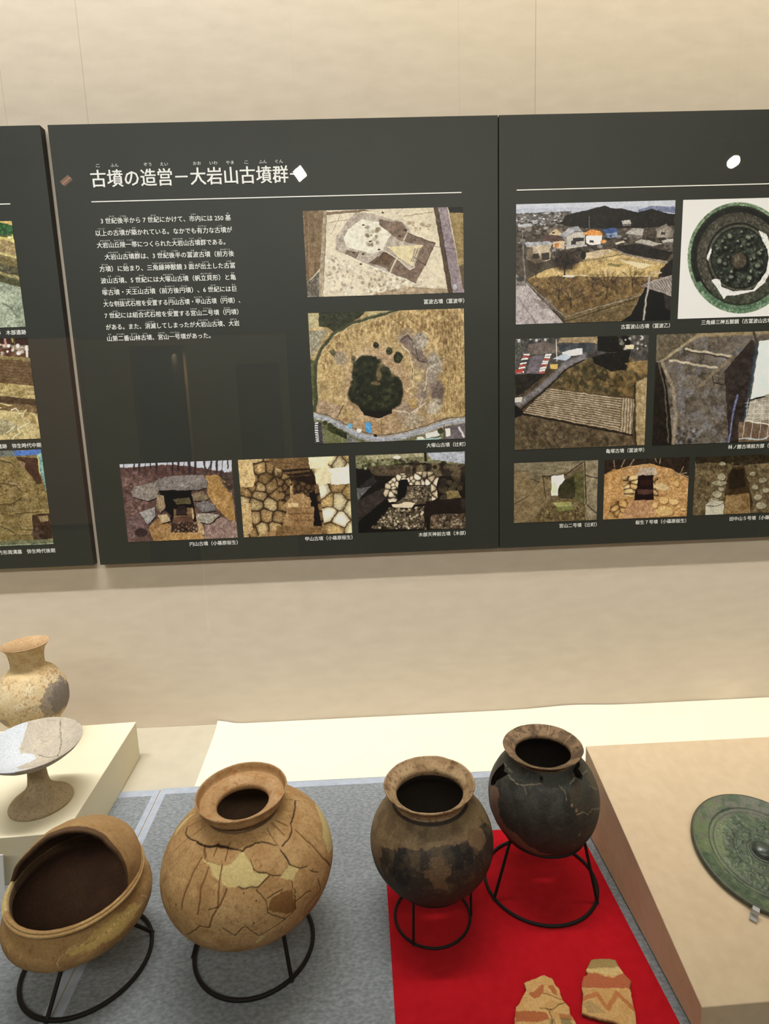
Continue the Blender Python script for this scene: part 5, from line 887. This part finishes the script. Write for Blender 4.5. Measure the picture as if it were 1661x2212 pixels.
# ---- long necked jar on the cream block
J = vessel('long_necked_jar', (-.7556, 1.2000, -.6960), (0, 0), 'cream long necked jar with rust specks at the back of the cream block', 'jar')
def col_n(TH, H, R, V, ix):
    n1, n2, n3 = fbm(V/14, 4, 81), fbm(V/4.5, 4, 82), fbm(V/30, 3, 83)
    c = np.tile(np.array([214., 192, 150]), (len(TH), 1)); c = mixc(c, sm(.45, .65, n1), (226, 212, 178), .7); c = mixc(c, sm(.58, .66, n2)*sm(.42, .55, n3), (166, 116, 72), .6); c = mixc(c, sm(.5, .62, n3)*(H < 60), (186, 150, 100), .5); c = mixc(c, sm(.58, .68, fbm(V/2.4, 3, 86))*sm(.40, .58, n1), (132, 96, 64), .55); c = mixc(c, sm(158, 185, H)*sm(.4, .6, n1), (180, 144, 96), .6); c = mixc(c, sm(120, 60, H), (190, 158, 112), .4)
    wx, wy = noise_w(V, 10, 84)*8, noise_w(V, 10, 85)*8
    c = mixc(c, thpoly(TH, H, 70, [[-40, 150], [10, 160], [30, 120], [20, 85], [-20, 80], [-44, 92], [-52, 118]], wx, wy), (132, 122, 114), .7); c = mixc(c, thpoly(TH, H, 70, [[-30, 140], [10, 150], [26, 120], [14, 92], [-20, 88], [-40, 100]], wx*1.5, wy*1.5), (108, 102, 100), .6)
    c = mixc(c, thpoly(TH, H, 70, [[-140, 100], [-100, 96], [-104, 80], [-150, 84]], wx, wy), (130, 118, 104), .7)
    c = mixc(c, (H > 178)*1., (196, 168, 118), .4)
    c = mixc(c, thpoly(TH, H, 70, [[-100, 66], [-60, 72], [-50, 60], [-100, 52]], wx*2, wy), (150, 98, 62), .6)
    ins = (ix > .5); c[ins] = mixc(c[ins], np.ones(ins.sum()), (176, 140, 108), .5)
    return c, np.zeros(len(TH))
NO = [(.0, .001), (.026, .0012), (.031, .006), (.037, .040), (.0500, .062), (.0625, .080), (.0690, .096), (.0710, .110), (.0705, .128), (.0632, .152), (.0500, .1735), (.0395, .1820), (.0345, .1862), (.0328, .192), (.0325, .203), (.0338, .213), (.0372, .226), (.0455, .237), (.0468, .2385)]
revolve('jar_body', NO + [(.0455, .2388), (.0400, .2340), (.0325, .2240), (.0285, .2120), (.0280, .2000), (.0300, .1880), (.0450, .1680), (.0580, .1500), (.0655, .1280), (.0660, .1080), (.0570, .0800), (.0330, .0480), (.024, .012), (.0, .010)], M_clay, J, col_n, 360, .0015, wob=.0009, seed=81)
# ---- pedestal dish
J = vessel('pedestal_dish', (-.6400, .9973, -.6960), (.0335, -.0636), 'pale grey pedestal dish restored with white plaster, on the cream block', 'dish')
def col_d(TH, H, R, V, ix):
    n1, n2 = fbm(V/14, 4, 91), fbm(V/4, 4, 92); c = np.tile(np.array([186., 176, 160]), (len(TH), 1)); c = mixc(c, sm(.45, .62, n1), (196, 184, 164), .7); c = mixc(c, sm(.6, .7, n2), (150, 138, 122), .4)
    ins = (ix > .5)*1.0; x, y = V[:, 0]+noise_w(V, 6, 93)*2, V[:, 1]+noise_w(V, 6, 94)*2
    poly = [(-46, 69), (-42, 49), (-36, 16), (-27, 5), (-16, 8), (-1, 4), (9, -10), (0, -20), (-10, -36), (1, -48), (25, -41), (33, -50), (17, -58), (9, -65), (24, -95), (-120, -95), (-120, 69)]
    c = mixc(c, inpoly(x, y, poly)*ins, (206, 211, 217), .97)
    for q in PD['D']['cr']: c = mixc(c, (1-sm(.3, .9, dline(x, y, q)))*ins, (84, 72, 62), .85)
    return c, np.zeros(len(TH))
DO = [(.0150, .0800), (.0180, .0840), (.0300, .0900), (.0480, .0990), (.0650, .1090), (.0780, .1200), (.0826, .1262), (.0830, .1275)]
revolve('dish_bowl', [(.0, .0800)] + DO + [(.0815, .1280), (.0760, .1240), (.0620, .1145), (.0450, .1065), (.0250, .1015), (.0, .1000)], M_clay, J, col_d, 360, .0013, wob=.0006, seed=91)
def col_s(TH, H, R, V, ix):
    n1, n2 = fbm(V/16, 4, 95), fbm(V/4, 4, 96); c = np.tile(np.array([176., 158, 128]), (len(TH), 1)); c = mixc(c, sm(.45, .62, n1), (160, 142, 112), .7); c = mixc(c, sm(.6, .7, n2), (130, 112, 86), .4); c = mixc(c, sm(70, 85, H), (178, 164, 144), .7); return c, np.zeros(len(TH))
st = revolve('pedestal', [(.0, .0100), (.0200, .0060), (.0500, .0025), (.0530, .0030), (.0535, .0060), (.0500, .0110), (.0380, .0200), (.0270, .0290), (.0195, .0400), (.0170, .0520), (.0160, .0660), (.0170, .0780), (.0200, .0850), (.0, .0850)], M_clay, J, col_s, 300, .0013, wob=.0007, seed=92)
st.matrix_local = frame((0, 0, 0), (-.0335, .0636)) @ Matrix.Translation((0, 0, -.0010)); 
# ---- bronze mirror on a clear holder
J = vessel('bronze_mirror', (.5790, .7590, -.6762), (-.0155, -.3188), 'green patinated round bronze mirror leaning on the sloping block, cut off by the right edge', 'mirror')
def col_m(TH, H, R, V, ix):
    n1, n2, n3 = fbm(V/16, 5, 101), fbm(V/4, 4, 102), fbm(V/34, 3, 103)
    c = np.tile(np.array([70., 88, 64]), (len(TH), 1)); c = mixc(c, sm(.45, .62, n1), (92, 108, 78), .8); c = mixc(c, sm(.5, .64, n2), (48, 58, 46), .6); c = mixc(c, sm(.5, .66, n3)*(R > 55), (120, 132, 84), .6)
    c = mixc(c, (V[:, 1] > 25)*(R > 60)*sm(.42, .56, n1), (104, 100, 90), .7); c = mixc(c, (R > 93.5)*1., (70, 70, 58), .6)
    dr = np.zeros(len(TH)); top = (ix > .3)*1.
    for r0, w_, d_ in ((72, 1.0, .0007), (66, .9, .0004), (62.5, .7, .0006), (38, .9, .0006), (34, .8, .0005), (20, 1.2, .0006)):
        g = (1-sm(w_*.5, w_, np.abs(R-r0)))*top; dr -= g*d_; c = mixc(c, g, (34, 42, 36), .6)
    teeth = (np.sin(np.radians(TH)*150) > 0)*((R > 66.5) & (R < 71))*top; dr += teeth*.0003; c = mixc(c, teeth, (96, 100, 84), .4)
    rel = sm(.5, .7, fbm(V/6.5, 3, 104))*((R > 21) & (R < 61))*top; dr += rel*.0011; c = mixc(c, rel, (86, 100, 80), .5)
    for k in range(8):
        a = 45*k+12; x, y = 44*math.cos(math.radians(a)), 44*math.sin(math.radians(a)); d = np.hypot(V[:, 0]-x, V[:, 1]-y); b = np.clip(1-(d/5.)**2, 0, 1)*top; dr += b*.0022; c = mixc(c, b, (72, 82, 70), .6)
    return c, dr
M_brz = mat_attr('patinated_bronze', rough=.42, spec=.5, grain=.15, gscale=300, bump=.3, bscale=350)
revolve('mirror_disc', [(.0, -.0020), (.0500, -.0020), (.0940, -.0015), (.0968, .0000), (.0972, .0022), (.0950, .0040), (.0905, .0034), (.0830, .0022), (.0750, .0014), (.0728, .0012), (.0715, .0004), (.0600, .0002), (.0350, .0000), (.0, .0000)], M_brz, J, col_m, 460, .0012, wob=.0003, seed=101)
def col_k(TH, H, R, V, ix):
    n1 = fbm(V/6, 4, 105); c = np.tile(np.array([60., 70, 62]), (len(TH), 1)); return mixc(c, sm(.45, .6, n1), (86, 88, 78), .8), np.zeros(len(TH))
k = revolve('knob', [(.0175, -.0005), (.0168, .0012), (.0150, .0018), (.0140, .0040), (.0115, .0078), (.0065, .0100), (.0, .0106)], mat_attr('rubbed_bronze', rough=.3, spec=.6, grain=.1, bump=.1), J, col_k, 96, .0010, wob=.0002, seed=102)
M_acr = bpy.data.materials.new('clear_acrylic'); M_acr.use_nodes = True; P_ = M_acr.node_tree.nodes['Principled BSDF']
P_.inputs['Base Color'].default_value = (.95, .96, .93, 1); P_.inputs['Roughness'].default_value = .15; P_.inputs['Transmission Weight'].default_value = .6; P_.inputs['IOR'].default_value = 1.49
J = vessel('acrylic_holder', (.5790, .7590, -.6850+.0004), (0, -.2946), 'small clear acrylic holder under the lower edge of the bronze mirror', 'holder')
bm = bmesh.new(); box(bm, -.046, .046, -.046, .05, 0, .0048); bmesh_obj('base_plate', bm, M_acr, J, bevel=.0008)
for sx in (-1, 1):
    dx, dy = sx*.622, -.783; nx_, ny_ = -dy*.0045, dx*.0045; q = lambda a: (dx*a, dy*a)
    arm = lambda a, b: [(q(a)[0]+nx_, q(a)[1]+ny_), (q(a)[0]-nx_, q(a)[1]-ny_), (q(b)[0]-nx_, q(b)[1]-ny_), (q(b)[0]+nx_, q(b)[1]+ny_)]
    bm = bmesh.new(); prism(bm, arm(.050, .1135), 0, .0040); prism(bm, arm(.0992, .1062), .0040, .0150); bmesh_obj('peg', bm, M_acr, J, bevel=.0006)

# ---- painted potsherds
M_sherd = mat_attr('painted_sherd', rough=.85, spec=.2, grain=.16, gscale=500, bump=.45, bscale=700)
def sherd(poly, th, colfn, label, seed):
    P = np.array(poly, float)/1000; c = P.mean(0); E = np.roll(P, -1, 0); B = []
    for a, b in zip(P, E):
        n = max(2, int(np.linalg.norm(b-a)/.0011)); B += [a+(b-a)*t for t in np.arange(n)/n]
    B = np.array(B); n = len(B); r = np.random.RandomState(seed); B = B + (fbm(np.c_[B*260, np.zeros(n)], 4, seed)-.5)[:, None]*.0026*((B-c)/np.linalg.norm(B-c, axis=1)[:, None])
    S = [1.0, .985]+list(np.linspace(.95, 0.02, 34)); zb = Z0+.0036; V = []; F = []
    for z_, s in [(zb, .97), (zb+th*.5, 1.01)]: V.append(np.c_[c+(B-c)*s, np.full(n, z_)])
    for s in S:
        q = c+(B-c)*s; e = min(1, (1-s)/.05); V.append(np.c_[q, zb+th*(.86+.14*e)+.0016*(1-s)+.0016*(fbm(np.c_[q*150, np.zeros(n)], 4, seed+3)-.5)])
    V = np.vstack(V); F = grid_faces(len(S)+2, n, True).tolist()
    me = bpy.data.meshes.new('potsherd'); VV = V.tolist(); F2 = [tuple(f) for f in F] + [tuple(range(n))[::-1], tuple((len(S)+1)*n+k for k in range(n))]
    me.from_pydata(VV, [], F2); shade(me); bm = bmesh.new(); bm.from_mesh(me); bmesh.ops.recalc_face_normals(bm, faces=bm.faces); bm.to_mesh(me); bm.free()
    X, Y = V[:, 0]*1000, V[:, 1]*1000; nz = fbm(np.c_[X/7, Y/7, X*0], 4, seed); nf = fbm(np.c_[X/2, Y/2, X*0], 4, seed+1)
    wx, wy = noise_w(np.c_[X, Y, X*0], 5, seed+5)*1.5, noise_w(np.c_[X, Y, X*0], 5, seed+6)*1.5
    cc = np.tile(np.array([206., 166, 108]), (len(V), 1)); cc = mixc(cc, sm(.45, .62, nz), (196, 150, 92), .7); cc = colfn(cc, X, Y, wx, wy, nz, nf); cc = mixc(cc, sm(.6, .72, nf), (150, 112, 70), .35)
    cc[:n*2] = np.array([112, 82, 54])
    set_col(me, cc); o = link('potsherd', me, M_sherd); tag(o, label, 'potsherd', 'painted potsherds on the red cloth'); return o
def c_s1(c, X, Y, wx, wy, nz, nf):
    x, y = X+wx, Y+wy; R_ = (164, 84, 48)
    for q in ([(189, 652), (196, 654), (211, 663), (214, 662), (209, 652), (202, 646), (195, 644), (191, 649)], [(218, 661), (225, 662), (229, 654), (228, 647), (223, 649), (220, 656)]): c = mixc(c, inpoly(x, y, q), R_, .75)
    c = mixc(c, inpoly(x, y, [(166, 631), (189, 629), (205, 626), (207, 618), (194, 615), (162, 617)]), R_, .8); c = mixc(c, inpoly(x, y, [(221, 623), (236, 622), (236, 614), (221, 615)]), R_, .6)
    for q in ([(209, 651), (220, 646), (236, 640)], [(211, 628), (208, 605)], [(236, 639), (214, 629), (199, 632)]): c = mixc(c, 1-sm(.3, 1.1, dline(x, y, q)), (92, 62, 34), .75)
    return mixc(c, (Y < 618)*(X > 206)*sm(.45, .6, nz), (112, 108, 72), .6)
def c_s2(c, X, Y, wx, wy, nz, nf):
    x, y = X+wx, Y+wy; R_ = (170, 86, 56)
    c = mixc(c, inpoly(x, y, [(262, 670), (279, 675), (291, 673), (300, 669), (311, 665), (321, 671), (336, 671), (338, 660), (330, 650), (301, 651), (281, 653), (262, 656)]), R_, .85)
    c = mixc(c, Y > 690+wy, (150, 132, 84), .5); c = mixc(c, inpoly(x, y, [(276, 696), (318, 698), (330, 692), (327, 681), (311, 679), (294, 680), (278, 682)]), (148, 126, 80), .85); c = mixc(c, inpoly(x, y, [(275, 681), (330, 681), (334, 672), (312, 668), (300, 672), (276, 678)]), (206, 184, 126), .7)
    c = mixc(c, 1-sm(2.0, 3.4, dline(x, y, [(258, 640), (272, 643), (280, 645), (287, 625), (304, 641), (307, 645), (320, 622)])), (176, 104, 60), .8)
    return mixc(c, inpoly(x, y, [(257, 633), (268, 638), (277, 627), (283, 620), (262, 621)]), (168, 140, 96), .7)
sherd([(188, 668), (207, 674), (213, 677), (219, 678), (228, 671), (230, 662), (233, 656), (232, 649), (233, 641), (238, 632), (236, 624), (239, 615), (240, 606), (230, 600), (199, 604), (160, 612), (163, 623), (169, 637), (173, 640), (185, 655), (188, 659)], .008, c_s1, 'smaller triangular tan potsherd with two red-brown blotches, at the lower edge of the red cloth', 3)
sherd([(292, 695), (300, 696), (318, 695), (326, 692), (327, 682), (329, 672), (332, 667), (334, 661), (329, 653), (325, 640), (322, 628), (319, 614), (312, 600), (295, 606), (288, 611), (273, 615), (259, 621), (252, 624), (258, 638), (263, 649), (264, 657), (267, 664), (272, 671), (277, 673), (280, 675), (279, 680), (284, 686)], .009, c_s2, 'larger tan potsherd with a broad red band and a red zigzag on the red cloth', 7)

# ================================================================ gallery things seen only as reflections in the glass
M_lampblack = mat_plain('black_lamp_housing', (24, 24, 24), .5, .3)
M_lens = mat_plain('spot_lamp_lens', (255, 232, 206), .4, .2, emit=60)
def spot(x, y, z, square, label, dim=1.0):
    M_l = M_lens if dim == 1 else mat_plain('dim_spot_lens', (255, 190, 150), .4, .2, emit=60*dim)
    aim = Vector((x*.6, 1.2, 1.1))-Vector((x, y, z)); M = aim.to_track_quat('-Z', 'Y').to_matrix().to_4x4(); M.translation = (x, y, z)
    root = empty('track_spotlight', M=M); tag(root, label, 'spotlight', 'ceiling spotlights reflected in the glass'); bpy.context.view_layer.update()
    if square:
        M2 = Matrix.Rotation(math.radians(35), 4, 'Z'); o = box_obj('housing', (-.034, .034, -.034, .034, .004, .12), M_lampblack, None); o.parent = root; o.matrix_local = M2
        o = box_obj('lens', (-.020, .020, -.020, .020, -.002, .004), M_l, None); o.parent = root; o.matrix_local = M2 @ (Matrix.Identity(4) if dim == 1 else Matrix.Diagonal((1.1, .35, 1, 1)))
    else:
        for nm, r, a, b, mt in (('housing', .034, .004, .13, M_lampblack), ('lens', .0205, -.002, .004, M_lens)):
            t = np.linspace(0, 2*math.pi, 40, endpoint=False); bm = bmesh.new(); prism(bm, [(r*math.cos(q), r*math.sin(q)) for q in t], a, b); bmesh_obj(nm, bm, mt, root)
    o = tube('stem', np.array([[x, y+.0, z+.03], [x, y, 3.0995]]), .008, M_lampblack); local(o, root); return root
spot(-.232, -1.89, ZC+1.005, True, 'square ceiling spotlight reflected beside the heading')
spot(1.60, -1.89, ZC+1.010, False, 'round ceiling spotlight reflected at the top of the right panel')
spot(-1.19, -1.89, ZC+1.000, True, 'dim square ceiling spotlight reflected left of the heading', .045)
o = box_obj('notice_board', (-.79, -.53, -2.999, -2.975, 1.30, 1.89), mat_plain('dark_notice_board', (46, 44, 42), .6, .2)); tag(o, 'dark notice board on the opposite wall, reflected in the glass', 'notice board')
root = empty('framed_picture', (-1.286, -3.345, 1.53)); tag(root, 'small framed picture in the lit recess, reflected in the glass', 'picture'); bpy.context.view_layer.update()
bm = bmesh.new()
for b in ((-1.318, -1.254, -3.349, -3.335, 1.53, 1.538), (-1.318, -1.254, -3.349, -3.335, 1.702, 1.71), (-1.318, -1.310, -3.349, -3.335, 1.538, 1.702), (-1.262, -1.254, -3.349, -3.335, 1.538, 1.702)): box(bm, *b)
local(bmesh_obj('picture_frame', bm, M_lampblack), root); local(box_obj('picture_sheet', (-1.310, -1.262, -3.349, -3.342, 1.538, 1.702), mat_plain('picture_paper', (206, 196, 170), .7, .1)), root)
